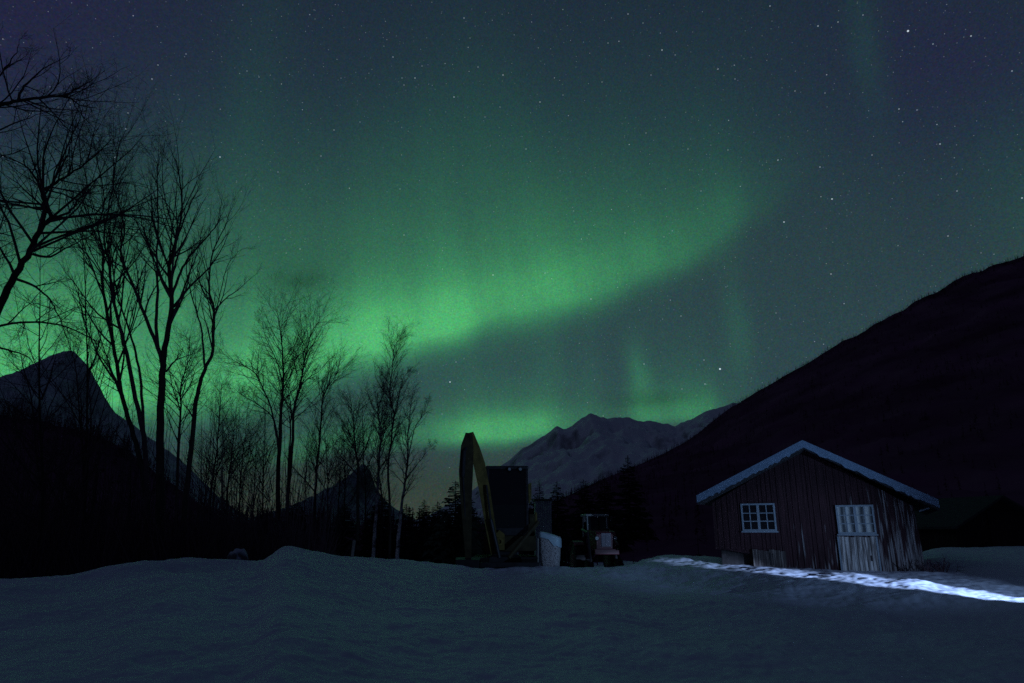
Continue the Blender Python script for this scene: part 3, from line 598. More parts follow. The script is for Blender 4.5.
bare_tree('birch_tree', 'birch with white trunk and drooping twigs, rightmost of three birches', 29, [
    (.18, [(397, 566), (398, 545), (400, 520), (404, 489), (407, 467), (408, 440), (410, 411), (412, 398)], .35),
    (.06, [(407, 467), (414, 430), (424, 414), (428, 402)], .2), (.04, [(406, 480), (416, 466), (427, 452), (434, 444)], .4), (.05, [(407, 467), (401, 445), (398, 425)], .2)], dict(CFG_BIRCH, n=(26, 8, 6)), 15, 'birches left of the excavator', 'birch')
for k, (px, top, Yd, lab) in enumerate([(252, 425, 42, 'small bare tree between the faint thin tree and wide crowned tree'), (203, 440, 40, 'low bare tree in the dark under the wavering trunk'),
                                        (337, 430, 44, 'small bare tree between brush topped tree and broad low tree'), (303, 432, 44, 'small bare tree behind the pair of close stems'),
                                        (128, 400, 36, 'bare sapling against the left mountain slope, under the slim curved stems'), (60, 395, 34, 'bare sapling before the left peak, under the leaning trunk')]):
    bare_tree('bare_tree', lab, Yd, [(.11, [(px, 566), (px + 2, 500), (px + 3, (top + 510) / 2), (px + 6, top)], .15)], dict(CFG_BUSHY, n=(20, 7, 4), cap=2.4), 30 + k, G1)

MORE = [(40, 250, 24, 'tall bare tree with level fine twigs under the leaning trunk, before the left peak', CFG_SPREAD), (86, 205, 28, 'bare tree with twiggy top between leaning trunk and slim curved stems', CFG_ALDER),
        (242, 398, 40, 'hazy bare tree with fine twigs left of wide crowned tree base', CFG_BUSHY), (264, 380, 41, 'bare tree mostly hidden by the wide crowned tree', CFG_BUSHY), (326, 408, 41, 'twiggy bare tree right of brush topped tree', CFG_BUSHY),
        (345, 410, 43, 'bare tree just left of broad low tree, before the pointed mountain', CFG_BUSHY), (214, 400, 39, 'hazy bare tree between wavering trunk and faint thin tree', CFG_BUSHY), (364, 395, 40, 'bare tree between broad low tree and leftmost birch', CFG_BUSHY), (380, 400, 38, 'fine twigged bare tree between the two left birches', CFG_BIRCH)]
for k, (px, top, Yd, lab, cf) in enumerate(MORE):
    r_ = random.Random(70 + k); w_ = .13 + (.04 if Yd < 30 else 0); mid = (top + 510) / 2
    bare_tree('bare_tree', lab, Yd, [(w_, [(px, 566), (px + r_.uniform(-3, 3), 500), (px + r_.uniform(-3, 4), mid), (px + r_.uniform(-5, 7), top)], .12),
              (w_ * .5, [(px, 490), (px - 10, mid + 15), (px - 18, mid - 15)], .1), (w_ * .5, [(px + 1, mid + 20), (px + 12, mid - 8), (px + 17, mid - 35)], .1)], dict(cf, n=(26, 9, 6)), 70 + k, G1)

# undergrowth: a mass of bare brush below the trees
rg = np.random.RandomState(3); n = 9000
by = 21 + rg.rand(n) * 18; bx = (-.80 + rg.rand(n) * .54) * by
bz = ground(bx, by); bh = 1.0 + 2.2 * rg.rand(n) ** 1.5; lean = rg.randn(n, 2) * .35
s = .012 + .02 * rg.rand(n); a = rg.rand(n) * 6.28
p0 = np.stack([bx - np.cos(a) * s, by - np.sin(a) * s, bz - .2], -1); p1 = np.stack([bx + np.cos(a) * s, by + np.sin(a) * s, bz - .2], -1); p2 = np.stack([bx + lean[:, 0] * bh, by + lean[:, 1] * bh, bz + bh], -1)
n = 5200; by = 24 + rg.rand(n) * 16; bx = (-.80 + rg.rand(n) ** 1.6 * .55) * by; bz = ground(bx, by)
tall = (1.5 + 5.2 * rg.rand(n) ** 1.4) * np.clip(1.35 + bx / by * -.9 - .45, .35, 1.4); z0_ = bz + tall * rg.rand(n) * .7; a = rg.rand(n) * 6.28; ln = .5 + 1.1 * rg.rand(n); s = .008 + .008 * rg.rand(n)
trunk_ = rg.rand(n) < .22; z0_ = np.where(trunk_, bz - .2, z0_); ln = np.where(trunk_, tall, ln); s = np.where(trunk_, .022, s); out = np.where(trunk_, .12, .65)
q0 = np.stack([bx, by, z0_ - s], -1); q1 = np.stack([bx + s, by, z0_ + s], -1); q2 = np.stack([bx + np.cos(a) * ln * out, by + np.sin(a) * ln * out, z0_ + ln * np.where(trunk_, 1, .75)], -1); q0[:, 0] -= s
p0 = np.vstack([p0, q0]); p1 = np.vstack([p1, q1]); p2 = np.vstack([p2, q2])
T = np.stack([p0, p1, p2], 1).reshape(-1, 3); o = np_mesh('undergrowth', T, np.arange(len(T)).reshape(-1, 3), MT['twig']); kind(o, 'stuff')

# ------------------------------------------------------------------ spruces
def spruce(label, px, top, Yd, wid, seed, group='dark spruces behind the yard', base=562):
    rg = random.Random(seed); p = at(px, base, Yd); zg = gz(p.x, Yd) if Yd < 58 else -2.0; h = at(px, top, Yd).z - zg
    t = thing('spruce_tree', label, 'tree', (p.x, Yd, zg), rg.uniform(0, 6), group)
    MB().tube([(0, 0, -.3), (0, 0, h * .5), (.02, 0, h * .99)], [h * .016, h * .010, .01], 7).build('trunk', MT['bark'], t, True)
    V = []; Fc = []; z = .04 * h
    while z < h * .985:
        f = 1 - z / h; rr_ = 1.6 * wid * h * (f ** .75) * rg.uniform(.75, 1.1) + .03 * h * .3; nb = int(8 + 8 * f)
        for k in range(nb):
            a = rg.uniform(0, 6.283); ln = rr_ * rg.uniform(.6, 1.15); ca, sa = math.cos(a), math.sin(a); dr = rg.uniform(.10, .40) - .25 * (1 - f)
            for q in range(9):
                u0 = q / 9; u1 = min(1.0, u0 + .34); w = ln * .27 * (1 - u0 * .8) * rg.uniform(.6, 1.3); sd = rg.choice((-1, 1)); b = len(V)
                V.append((ca * ln * u0, sa * ln * u0, z - dr * ln * u0 + .04 * ln))
                V.append((ca * ln * u1, sa * ln * u1, z - dr * ln * u1 + ln * .10 * u1 * u1))
                V.append((ca * ln * (u0 + .25) - sa * w * sd, sa * ln * (u0 + .25) + ca * w * sd, z - dr * ln * (u0 + .2) - rg.uniform(.0, .12) * ln)); Fc.append((b, b + 1, b + 2))
        z += h * .022 * rg.uniform(.8, 1.3) * (.6 + f)
    for k in range(10):
        a = rg.uniform(0, 6.28); b = len(V); V += [(0, 0, h * (1 - .01 * k)), (.01, 0, h * (.985 - .01 * k)), (math.cos(a) * .012 * h, math.sin(a) * .012 * h, h * (.99 - .01 * k))]; Fc.append((b, b + 1, b + 2))
    np_mesh('crown', V, Fc, MT['needles'], t)
SPR = [(454, 480, 31, .24, 'tallest dark spruce just left of the excavator arm'), (436, 501, 34, .22, 'spruce one step left of the tallest spruce by the excavator'), (422, 499, 36, .20, 'narrow spruce right of the white birch trunk'),
       (404, 503, 38, .22, 'spruce behind the white birch trunk'), (379, 494, 40, .24, 'spruce between the birches, below the small pointed mountain'), (341, 503, 40, .24, 'spruce left of the birches, below the small pointed mountain'),
       (466, 492, 36, .24, 'spruce half hidden by the excavator arm'), (540, 483, 46, .18, 'narrow spruce rising above the grey ribbed shed'), (558, 481, 44, .20, 'spruce right of the grey ribbed shed'),
       (586, 479, 70, .22, 'small spruce on the hill foot above the tractor'), (632, 455, 95, .17, 'lone spruce pointing up from the hill line left of the cabin'), (607, 476, 80, .2, 'small spruce between lone hill spruce and the one above tractor'),
       (293, 500, 42, .26, 'dark spruce behind the pair of close stems'), (262, 508, 42, .26, 'dark spruce left of the wide crowned tree base'), (318, 512, 42, .26, 'dark spruce at the foot of the brush topped tree')]
for k, (px, top, Yd, w, lab) in enumerate(SPR): spruce(lab, px, top, Yd, w, 100 + k)

# ------------------------------------------------------------------ red cabin
ANG = R(28); UX = Vector((math.cos(ANG), -math.sin(ANG), 0)); UN = Vector((math.sin(ANG), math.cos(ANG), 0))   # along the gable, and inwards
C0 = at(820, 560, 19.4); C0.z = 0
def wall_uv(px, py, off=0.0):
    """where the sight line meets the gable plane, in (along, up)"""
    d = ray(px, py); o = Vector((0, 0, EYE)); t = ((C0 + UN * off) - o).dot(UN) / d.dot(UN); p = o + d * t
    return (p - C0).dot(UX), p.z
cabin = thing('cabin', 'old red board cabin with snow edged gable roof standing in the snow', 'cabin', C0, -ANG)
rg = random.Random(5)
apex = wall_uv(803, 449); le = wall_uv(712, 503); re_ = wall_uv(914, 507); lb = wall_uv(714, 548); rb = wall_uv(927, 573)
def roof_z(u): return apex[1] + (le[1] - apex[1]) * (u - apex[0]) / (le[0] - apex[0]) if u < apex[0] else apex[1] + (re_[1] - apex[1]) * (u - apex[0]) / (re_[0] - apex[0])
hole_l = wall_uv(752, 548)[0]
def bot_z(u):
    if u < hole_l: return wall_uv(735, 548.5)[1]
    return .30
wall = MB(); u = le[0]; UR = re_[0]; lean_r = rb[0] - re_[0]
while u < UR - .02:
    w = min(rg.uniform(.10, .17), UR - u); g_ = .008; y0 = rg.uniform(-.012, .010); a, b = u, u + w - g_
    k = max(0.0, (u - 1.0) / (UR - 1.0)); sh0 = lean_r * k          # the right end has settled outwards
    zb = bot_z(u) - rg.uniform(0, .04); za, zb2 = roof_z(a), roof_z(b)
    mid = apex[0] if a < apex[0] < b else None
    poly = [(a + sh0, zb), (b + sh0, zb + rg.uniform(-.02, .02)), (b, zb2)] + ([(mid, apex[1])] if mid else []) + [(a, za)]
    wall.prism(poly, y0, y0 + .03)
    if rg.random() < .75: wall.prism([(b - .02 + sh0, zb), (b + .022 + sh0, zb), (b + .022, min(zb2, roof_z(b + .022))), (b - .02, roof_z(b - .02))], y0 - .022, y0 + .004)   # batten
    u += w
# backing and the other three walls
wall.prism([(le[0], lb[1]), (UR, .3), (UR, re_[1]), (apex[0], apex[1]), (le[0], le[1])], .04, .10)
DEP = 7.0
wall.box((le[0], .10, lb[1]), (le[0] + .06, DEP, le[1])); wall.box((UR - .06, .10, .2), (UR, DEP, re_[1]))
wall.prism([(le[0], .2), (UR, .2), (UR, re_[1]), (apex[0], apex[1]), (le[0], le[1])], DEP, DEP + .06)
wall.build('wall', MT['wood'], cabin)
# stone footing set back under the left end
f = MB(); f.box((le[0] + .1, .22, -.3), (hole_l + .02, .5, lb[1] + .02), ch=.03)
for k in range(5): f.box((le[0] + .12 + k * .33, .12 + .04 * (k % 2), -.2), (le[0] + .40 + k * .33, .30, .52 + .05 * (k % 3)), ch=.05)
f.build('foundation', MT['stone'], cabin)
# hatch low in the wall with a dark slot
h0 = wall_uv(753, 552); h1 = wall_uv(786, 552); hz1 = wall_uv(770, 549.5)[1]; hz0 = wall_uv(770, 563)[1] - .15
hb = MB(); nb = 6; su = wall_uv(770.5, 555)[0]
for k in range(nb):
    a = h0[0] + (h1[0] - h0[0]) * k / nb; b = h0[0] + (h1[0] - h0[0]) * (k + 1) / nb - .008
    hb.box((a, -.058, hz0), (b, -.026 - .004 * (k % 2), hz1 - .02 * (k % 3)))
hatch = hb.build('hatch', MT['wood_hatch'], cabin); hatch['label'] = 'pale board hatch low in the wall'
s2 = MB(); s2.box((su - .022, -.068, hz0 + .1), (su + .022, -.060, hz1 - .08)); s2.box((su + .06, -.068, hz0 + .1), (su + .075, -.060, hz1 - .1)); s2.build('dark_slot', MT['black'], hatch)  # black strips paint the slot's darkness onto the boards
def window(x0, x1, y0, y1, label, cols, cur, name='window', parent=None):
    """two casements with cols x 3 panes each; corners given on the gable"""
    a = wall_uv(x0, (y0 + y1) / 2); b = wall_uv(x1, (y0 + y1) / 2); z1 = wall_uv((x0 + x1) / 2, y0)[1]; z0 = wall_uv((x0 + x1) / 2, y1)[1]
    ua, ub = a[0], b[0]; fr = MB(); t = .045; yf = -.075; um = (ua + ub) / 2
    for q in ((ua, ua + t, z0, z1), (ub - t, ub, z0, z1)): fr.box((q[0], yf, q[2]), (q[1], -.02, q[3]))
    for q in ((z0, z0 + t), (z1 - t, z1)): fr.box((ua + t, yf + .003, q[0]), (ub - t, -.02, q[1]))
    fr.box((um - .035, yf + .002, z0 + t), (um + .035, -.02, z1 - t))
    fr.box((ua - .03, yf - .03, z0 - .04), (ub + .03, -.02, z0 - .002))
    w = fr.build(name, MT['white'], parent or cabin)
    if label: w['label'] = label
    mu = MB(); m_ = .012
    for (c0, c1) in ((ua + t, um - .035), (um + .035, ub - t)):
        for k in range(1, cols):
            u = c0 + (c1 - c0) * k / cols; mu.box((u - m_, yf + .012, z0 + t), (u + m_, -.03, z1 - t))
        for k in (1, 2):
            z = z0 + t + (z1 - z0 - 2 * t) * k / 3; mu.box((c0, yf + .015, z - m_), (c1, -.032, z + m_))
    mu.build('muntin', MT['white'], w)
    pn = MB().box((ua + t, -.048, z0 + t), (ub - t, -.044, z1 - t)).build('pane', MT['glass' if not cur else 'curtain_glass'], w)
    return w
m = bpy.data.materials.new('glass_over_curtain'); m.use_nodes = True; b = m.node_tree.nodes['Principled BSDF']; b.inputs['Roughness'].default_value = .08; b.inputs['Specular IOR Level'].default_value = .6
t_ = m.node_tree.nodes.new('ShaderNodeTexCoord'); wv = m.node_tree.nodes.new('ShaderNodeTexWave'); m.node_tree.links.new(t_.outputs['Object'], wv.inputs[0]); wv.inputs['Scale'].default_value = 1.35; wv.inputs['Distortion'].default_value = 1.5
rp = m.node_tree.nodes.new('ShaderNodeValToRGB'); m.node_tree.links.new(wv.outputs[0], rp.inputs[0]); rp.color_ramp.elements[0].color = rgb(.06, .07, .08); rp.color_ramp.elements[1].color = rgb(.46, .50, .50)
m.node_tree.links.new(rp.outputs[0], b.inputs['Base Color']); MT['curtain_glass'] = m
window(742, 776, 503.5, 531, 'left window with small dark panes', 2, False)
window(837, 875, 505, 534, 'right window with pale curtains behind the panes', 2, True)
# weathered half door below the right window
d0 = wall_uv(841, 550)[0]; d1 = wall_uv(877, 550)[0]; dz1 = wall_uv(858, 536.5)[1]; dz0 = .42
db = MB(); nb = 7
for k in range(nb):
    a = d0 + (d1 - d0) * k / nb; b_ = d0 + (d1 - d0) * (k + 1) / nb - .008; db.box((a, -.07 - .005 * (k % 2), dz0), (b_, -.03, dz1 - .01 * (k % 3)))
door = db.build('door', MT['wood_worn'], cabin); door['label'] = 'bare grey board door below the right window'
MB().box((d1 - .16, -.10, dz0 + .42), (d1 - .12, -.076, dz0 + .56), ch=.008).build('handle', MT['dark'], door)
MB().box((d0 - .05, -.085, dz0), (d0 - .005, -.03, dz1)).build('jamb', MT['white'], door); MB().box((d1 + .005, -.085, dz0), (d1 + .05, -.03, dz1)).build('jamb', MT['white'], door)
# roof: boards, with a thick slab of snow on it
OV = .55
def roof_slab(p_ap, p_l, p_r, th_, y0, y1, rag=0.0, seed=0, seg=40):
    rr2 = random.Random(seed); mb = MB()
    up = []; lo = []
    for i in range(seg + 1):
        t = i / seg
        if t < .5: q = t * 2; u = p_l[0] + (p_ap[0] - p_l[0]) * q; z = p_l[1] + (p_ap[1] - p_l[1]) * q
        else: q = t * 2 - 1; u = p_ap[0] + (p_r[0] - p_ap[0]) * q; z = p_ap[1] + (p_r[1] - p_ap[1]) * q
        up.append((u, z + th_ + rr2.uniform(-.5, .5) * rag)); lo.append((u, z - rr2.random() * rag * .8))
    for i in range(seg):
        mb.prism([lo[i], lo[i + 1], up[i + 1], up[i]], y0, y1)
    return mb
ra = wall_uv(803, 446.4, -OV); ra2 = wall_uv(803, 438.5, -OV); rl = wall_uv(697, 501.5, -OV); rr3 = wall_uv(939.5, 506.5, -OV)
thick = (ra2[1] - ra[1]) * .80
bo = .07
roof = MB()
roof.prism([(rl[0], rl[1] - bo), (ra[0], ra[1] - bo), (ra[0], ra[1]), (rl[0], rl[1])], -OV + .03, DEP + .4)
roof.prism([(ra[0], ra[1] - bo), (rr3[0], rr3[1] - bo), (rr3[0], rr3[1]), (ra[0], ra[1])], -OV + .03, DEP + .4)
roof = roof.build('roof', MT['roofing'], cabin)
# the deep straight gable boards, blue grey with rime, their lower edge a little ragged with ice
def gable_board(p, q, seed):
    rr2 = random.Random(seed); mb = MB(); n = 46; lo = []; up = []
    for i in range(n + 1):
        t = i / n; u = p[0] + (q[0] - p[0]) * t; z = p[1] + (q[1] - p[1]) * t; up.append((u, z + thick)); lo.append((u, z - bo * .4 - rr2.random() ** 3 * .07 * (1 if 0 < i < n else 0)))
    mb.prism(up + lo[::-1], -OV - .03, -OV + .022); return mb
gable_board(rl, ra, 3).build('bargeboard', MT['rime'], roof); gable_board(ra, rr3, 4).build('bargeboard', MT['rime'], roof)
snb = MB()
for (p, q) in ((rl, ra), (ra, rr3)):
    snb.prism([(p[0], p[1] + .004), (q[0], q[1] + .004), (q[0], q[1] + thick - .012), (p[0], p[1] + thick - .012)], -OV + .03, DEP + .4)
snb.build('roof_snow', MT['snow'], roof)['label'] = 'snow lying on the roof behind the gable boards'
e0 = wall_uv(919, 511, -.2); e1 = wall_uv(929, 508, -.2)
MB().tube([(e0[0], -.2, e0[1]), (e1[0], -.2, e1[1])], .022, 6).build('eaves_bracket', MT['white'], cabin)

# ------------------------------------------------------------------ dark barn behind the cabin
bp = at(1003, 545, 36); zb = gz(bp.x, 36)
barn = thing('barn', 'dark low barn behind the cabin at right, barely lit', 'barn', (bp.x, 36, zb), R(18))
gp = at(1003, 496, 36).z - zb; gl = gp - 1.25
wl = MB(); rg = random.Random(8); u = -3.0
while u < 3.0:
    w = rg.uniform(.14, .2); a, b = u, min(3.0, u + w); f_ = lambda q: gp - .12 - 1.25 / 2.4 * abs(q) * .85
    wl.prism([(a, -.4), (b - .01, -.4), (b - .01, f_(b)), (a, f_(a))], 0, .04); u += w
wl.box((-3, .05, -.4), (-2.9, 9, f_(3.0))); wl.box((2.9, .05, -.4), (3, 9, f_(3.0))); wl.prism([(-3, -.4), (3, -.4), (3, f_(3)), (0, f_(0)), (-3, f_(3))], 9, 9.06)
wl.build('wall', MT['wood_dark'], barn)
rf = MB(); sl_ = 1.25 / 2.4 * .85
for s_ in (-1, 1): rf.prism([(0, gp - .10), (s_ * 3.5, gp - .10 - sl_ * 3.5), (s_ * 3.5, gp + .02 - sl_ * 3.5), (0, gp + .02)], -.5, 9.5)
rf.build('roof', MT['roofing'], barn)
MB().box((-.75, -.05, -.3), (.75, -.012, 1.95)).build('door', MT['wood_dark'], barn)
# ------------------------------------------------------------------ grey ribbed shed behind the sack
sp = at(544, 560, 34); zs = gz(sp.x, 34); top = at(544, 499, 34).z - zs; hw = 8.2 / 713 * 34
shed = thing('shed', 'tall grey shed of ribbed sheet metal behind the excavator and sack', 'shed', (sp.x, 34, zs))
sm = MB(); n_ = 9
for k in range(n_):
    a = -hw + 2 * hw * k / n_; b = a + 2 * hw / n_; c = (a + b) / 2; q = (b - a) * .28
    sm.add([(x, y, z) for z in (-.3, top - .08) for x, y in ((a, 0), (c - q, 0), (c - q * .6, -.035), (c + q * .6, -.035), (c + q, 0), (b, 0))], [(i, i + 1, i + 7, i + 6) for i in range(5)])
sm.box((-hw, .005, -.3), (-hw + .05, 1.8, top - .08)); sm.box((hw - .05, .005, -.3), (hw, 1.8, top - .08)); sm.box((-hw, 1.8, -.3), (hw, 1.85, top - .08))
sm.build('wall', MT['grey'], shed)
MB().box((-hw - .06, -.10, top - .07), (hw + .06, 1.95, top)).build('roof', MT['dark'], shed)

# ------------------------------------------------------------------ excavator
EY = 22.0; ep = at(505, 562, EY); ze = gz(ep.x, EY); S = EY / 713 * 1.0
def ex(px, py): p = at(px, py, EY); return p.x - ep.x, p.z - ze
exc = thing('excavator', 'yellow tracked excavator with raised folded arm and dark cab', 'excavator', (ep.x, EY, ze))
def track(x0, x1):
    mb = MB(); n = 20; pr = []
    for k in range(n): a = math.pi / 2 + math.pi * k / (n - 1); pr.append((-1.15 + .32 * math.cos(a), .34 + .32 * math.sin(a)))
    for k in range(n): a = -math.pi / 2 + math.pi * k / (n - 1); pr.append((1.15 + .32 * math.cos(a), .34 + .32 * math.sin(a)))
    mb.xprism(pr, x0, x1)
    for k in range(14): y = -1.15 + k * .177; mb.box((x0 - .02, y, .655), (x1 + .02, y + .06, .70)); mb.box((x0 - .02, y, -.01), (x1 + .02, y + .06, .03))
    return mb
for x0 in (-.95, .50):
    tr = track(x0, x0 + .45).build('track', MT['black'], exc)
    for y in (-1.15, -.55, 0, .55, 1.15): MB().wheel((x0 - .012 if x0 < 0 else x0 + .462, y, .34), .2 if abs(y) > 1 else .13, .03, 16).build('wheel', MT['yellow'], tr)
mb = MB(); mb.box((-.5, -.7, .3), (.5, .7, .72), ch=.03); mb.wheel((0, 0, .0), .01, .01); mb.box((-.42, -.42, .72), (.42, .42, .86), ch=.05); mb.build('undercarriage', MT['dark'], exc)
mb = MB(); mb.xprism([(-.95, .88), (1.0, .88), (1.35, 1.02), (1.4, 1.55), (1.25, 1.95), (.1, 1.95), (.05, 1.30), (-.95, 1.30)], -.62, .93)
body = mb.build('body', MT['shade_yellow'], exc)
mb = MB()
for k in range(6): mb.box((.928, .35, 1.15 + k * .09), (.942, 1.0, 1.20 + k * .09))
mb.build('vent', MT['black'], body)
cx0, ct = ex(487.5, 468); cx1, _ = ex(527, 468)
mb = MB()   # cab: posts, sills and roof round the glass
P4 = [(-.92, 1.31), (-.98, 2.2), (-.72, ct - .10), (.42, ct - .10), (.46, 1.86)]
for x in (cx0, cx1 - .06):
    for (a, b) in zip(P4, P4[1:]):
        v = Vector((0, b[0] - a[0], b[1] - a[1])); mb.tube([(x + .03, a[0], a[1]), (x + .03, b[0], b[1])], .045, 6)
mb.box((cx0, -.98, 1.31), (cx1, .44, 1.55), ch=.03); mb.box((cx0 - .03, -.78, ct - .11), (cx1 + .03, .52, ct), ch=.05)
mb.box((cx0, .40, 1.5), (cx1, .46, ct - .08))
cab = mb.build('cab', MT['dark'], exc)
mb = MB(); mb.add([(cx0 + .06, -.93, 1.55), (cx1 - .06, -.93, 1.55), (cx1 - .06, -.97, 2.2), (cx0 + .06, -.97, 2.2), (cx1 - .06, -.73, ct - .12), (cx0 + .06, -.73, ct - .12)], [(0, 1, 2, 3), (3, 2, 4, 5)])
for x in (cx0 + .01, cx1 - .01): mb.add([(x, -.9, 1.5), (x, -.95, 2.2), (x, -.7, ct - .12), (x, .4, ct - .12), (x, .4, 1.5)], [(0, 1, 2, 3, 4)])
mb.build('window', MT['glass'], cab)
mb = MB(); mb.box((-.2, -.1, 1.55), (.28, .3, 1.75), ch=.05); mb.box((-.2, .2, 1.7), (.28, .34, 2.5), ch=.05); mb.build('seat', MT['black'], cab)
for px_ in (509.5, 520):
    q = ex(px_, 471.5); o = MB().wheel((q[0], -.82, q[1]), .06, .09, 14, 'y').build('work_light', MT['black'], cab)
    MB().wheel((q[0], -.87, q[1]), .045, .02, 14, 'y').build('lens', MT['lens'], o)
# boom and stick, the arm's two legs
def limb(mb, pts, wid, y0, y1):
    """plate-sided arm following points (x, y, z) with half depths"""
    n = len(pts); V = []
    for i, (p, h) in enumerate(pts):
        a = pts[max(i - 1, 0)][0]; b = pts[min(i + 1, n - 1)][0]; t = (Vector(b) - Vector(a)); t.normalize(); side = Vector((t.z, 0, -t.x)).normalized()
        p = Vector(p)
        for sx, sy in ((-1, -1), (1, -1), (1, 1), (-1, 1)): V.append(p + side * h * sx + Vector((0, sy * wid / 2, 0)))
    Fq = [tuple(range(4))[::-1], tuple(range(4 * n - 4, 4 * n))]
    for i in range(n - 1):
        for k in range(4): Fq.append((4 * i + k, 4 * i + (k + 1) % 4, 4 * i + 4 + (k + 1) % 4, 4 * i + 4 + k))
    mb.add(V, Fq)
e3 = lambda px, py, y: (ex(px, py)[0], y, ex(px, py)[1])
mb = MB(); limb(mb, [(e3(496, 553, -1.0), .12), (e3(493, 535, -1.1), .14), (e3(490, 517, -1.15), .15), (e3(486.3, 493, -1.25), .16), (e3(481.3, 468, -1.42), .17), (e3(477, 454, -1.55), .16), (e3(473.5, 440, -1.6), .09)], .30, 0, 0)
boom = mb.build('boom', MT['yellow'], exc)
mb = MB(); mb.prism([ex(495, 549), ex(505, 549), ex(505, 534), ex(500, 530), ex(495, 536)], -1.20, -1.02); mb.wheel((ex(500, 541)[0], -1.22, ex(500, 541)[1]), .12, .05, 16, 'y', .06); mb.build('bracket', MT['yellow'], boom)
mb = MB(); mb.tube([e3(500, 556, -1.28), e3(492, 520, -1.40)], .06, 10); mb.tube([e3(492, 520, -1.40), e3(488, 488, -1.50)], .032, 8); mb.build('hydraulic_ram', MT['dark'], boom)
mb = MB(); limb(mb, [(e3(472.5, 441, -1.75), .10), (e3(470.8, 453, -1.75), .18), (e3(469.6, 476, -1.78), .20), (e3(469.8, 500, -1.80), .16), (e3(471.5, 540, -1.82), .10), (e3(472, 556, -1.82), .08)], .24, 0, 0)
stick = mb.build('stick', MT['shade_yellow'], exc)
mb = MB(); mb.tube([e3(474, 444, -1.6), e3(468.2, 458, -1.9), e3(467.2, 482, -1.92)], .055, 8); mb.tube([e3(467.2, 482, -1.92), e3(469.5, 522, -1.9)], .03, 8); mb.build('hydraulic_ram', MT['dark'], stick)
bx, bz_ = ex(472, 556)
mb = MB(); rm = [(-.30, .02), (-.34, .30), (-.22, .52), (.02, .58), (.30, .50), (.33, .44), (.06, .44), (-.12, .36), (-.20, .22), (-.18, .02)]
mb.xprism([(-1.9 + a, bz_ - .55 + b) for a, b in rm], bx - .34, bx + .34)
for s_ in (-.34, .32): mb.xprism([(-1.9 + a, bz_ - .55 + b) for a, b in [(-.30, .04), (-.34, .30), (-.22, .52), (.02, .57), (.32, .46), (.1, .1)]], bx + s_, bx + s_ + .02)
bk = mb.build('bucket', MT['dark'], exc)
mb = MB()
for k in range(5): mb.box((bx - .32 + k * .145, -2.25, bz_ - .60), (bx - .26 + k * .145, -2.08, bz_ - .53))
mb.build('tooth', MT['dark'], bk)
mb = MB(); mb.tube([e3(509, 556, -1.5), e3(522, 540, -1.3), e3(537, 522, -1.1)], .06, 8); mb.build('strut', MT['shade_yellow'], exc)
mb = MB(); mb.tube([e3(529.5, 503, .2), e3(529, 484, .2), e3(531, 482, .5), e3(531, 500, .5)], .03, 8); mb.tube([e3(535.5, 524, -.2), e3(535.5, 513, -.2), e3(536.5, 513, .3), e3(536.5, 524, .3)], .03, 8); mb.build('handrail', MT['yellow'], exc)
mb = MB(); mb.box((-1.0, -1.95, .05), (1.0, -1.88, .60), ch=.02); mb.box((-.55, -1.88, .25), (-.42, -1.0, .38)); mb.box((.42, -1.88, .25), (.55, -1.0, .38)); mb.build('dozer_blade', MT['dark'], exc)

# ------------------------------------------------------------------ sack of firewood with tarp lid, and the stake beside it
sp = at(550.5, 562, 21.4); zk = gz(sp.x, 21.4); k_ = 21.4 / 713
sack = thing('bulk_sack', 'pale speckled bulk sack with light blue tarp on top, beside the excavator', 'sack', (sp.x, 21.4, zk), R(-12))
hs = at(550, 536.5, 21.4).z - zk
def soft_box(w0, w1, h, rings=9, n=32, seed=0, z0=0.0, bul=.03):
    rr2 = random.Random(seed); V = []; Fq = []
    for i in range(rings + 1):
        t = i / rings; w = (w0 + (w1 - w0) * t) / 2 + bul * math.sin(t * 3.1); 
        for k in range(n):
            a = 2 * math.pi * k / n; c, s_ = math.cos(a), math.sin(a); e = .42
            V.append((w * math.copysign(abs(c) ** e, c) + rr2.uniform(-.008, .008), w * math.copysign(abs(s_) ** e, s_) + rr2.uniform(-.008, .008), z0 + h * t))
    for i in range(rings):
        for k in range(n): Fq.append((i * n + k, i * n + (k + 1) % n, (i + 1) * n + (k + 1) % n, (i + 1) * n + k))
    mb = MB(); mb.add(V, Fq + [tuple(range(n))[::-1], tuple(range(rings * n, rings * n + n))]); return mb
soft_box(13.5 * k_, 19.0 * k_, hs + .1, seed=2, z0=-.1).build('sack_body', MT['bag'], sack, True)
lid = MB(); n = 32; V = []; w = 20.8 * k_ / 2; rr2 = random.Random(4); tops = lambda x: .05 - .13 * (x / w)
rings = [(.0, .05), (.5, .045), (.9, .03), (1.0, 0.0), (1.03, -.06), (1.03, -.12)]
for (f_, dz) in rings:
    for k in range(n):
        a = 2 * math.pi * k / n; c, s_ = math.cos(a), math.sin(a); x = w * f_ * math.copysign(abs(c) ** .42, c); y = w * f_ * math.copysign(abs(s_) ** .42, s_)
        V.append((x, y, hs + dz + tops(x) * .7 + (rr2.uniform(-.05, .01) - (.10 if x > .2 * w else 0) if dz < -.1 else 0)))
lid.add(V, [(i * n + k, i * n + (k + 1) % n, (i + 1) * n + (k + 1) % n, (i + 1) * n + k) for i in range(len(rings) - 1) for k in range(n)])
lid.build('tarp_lid', MT['tarp'], sack, True)
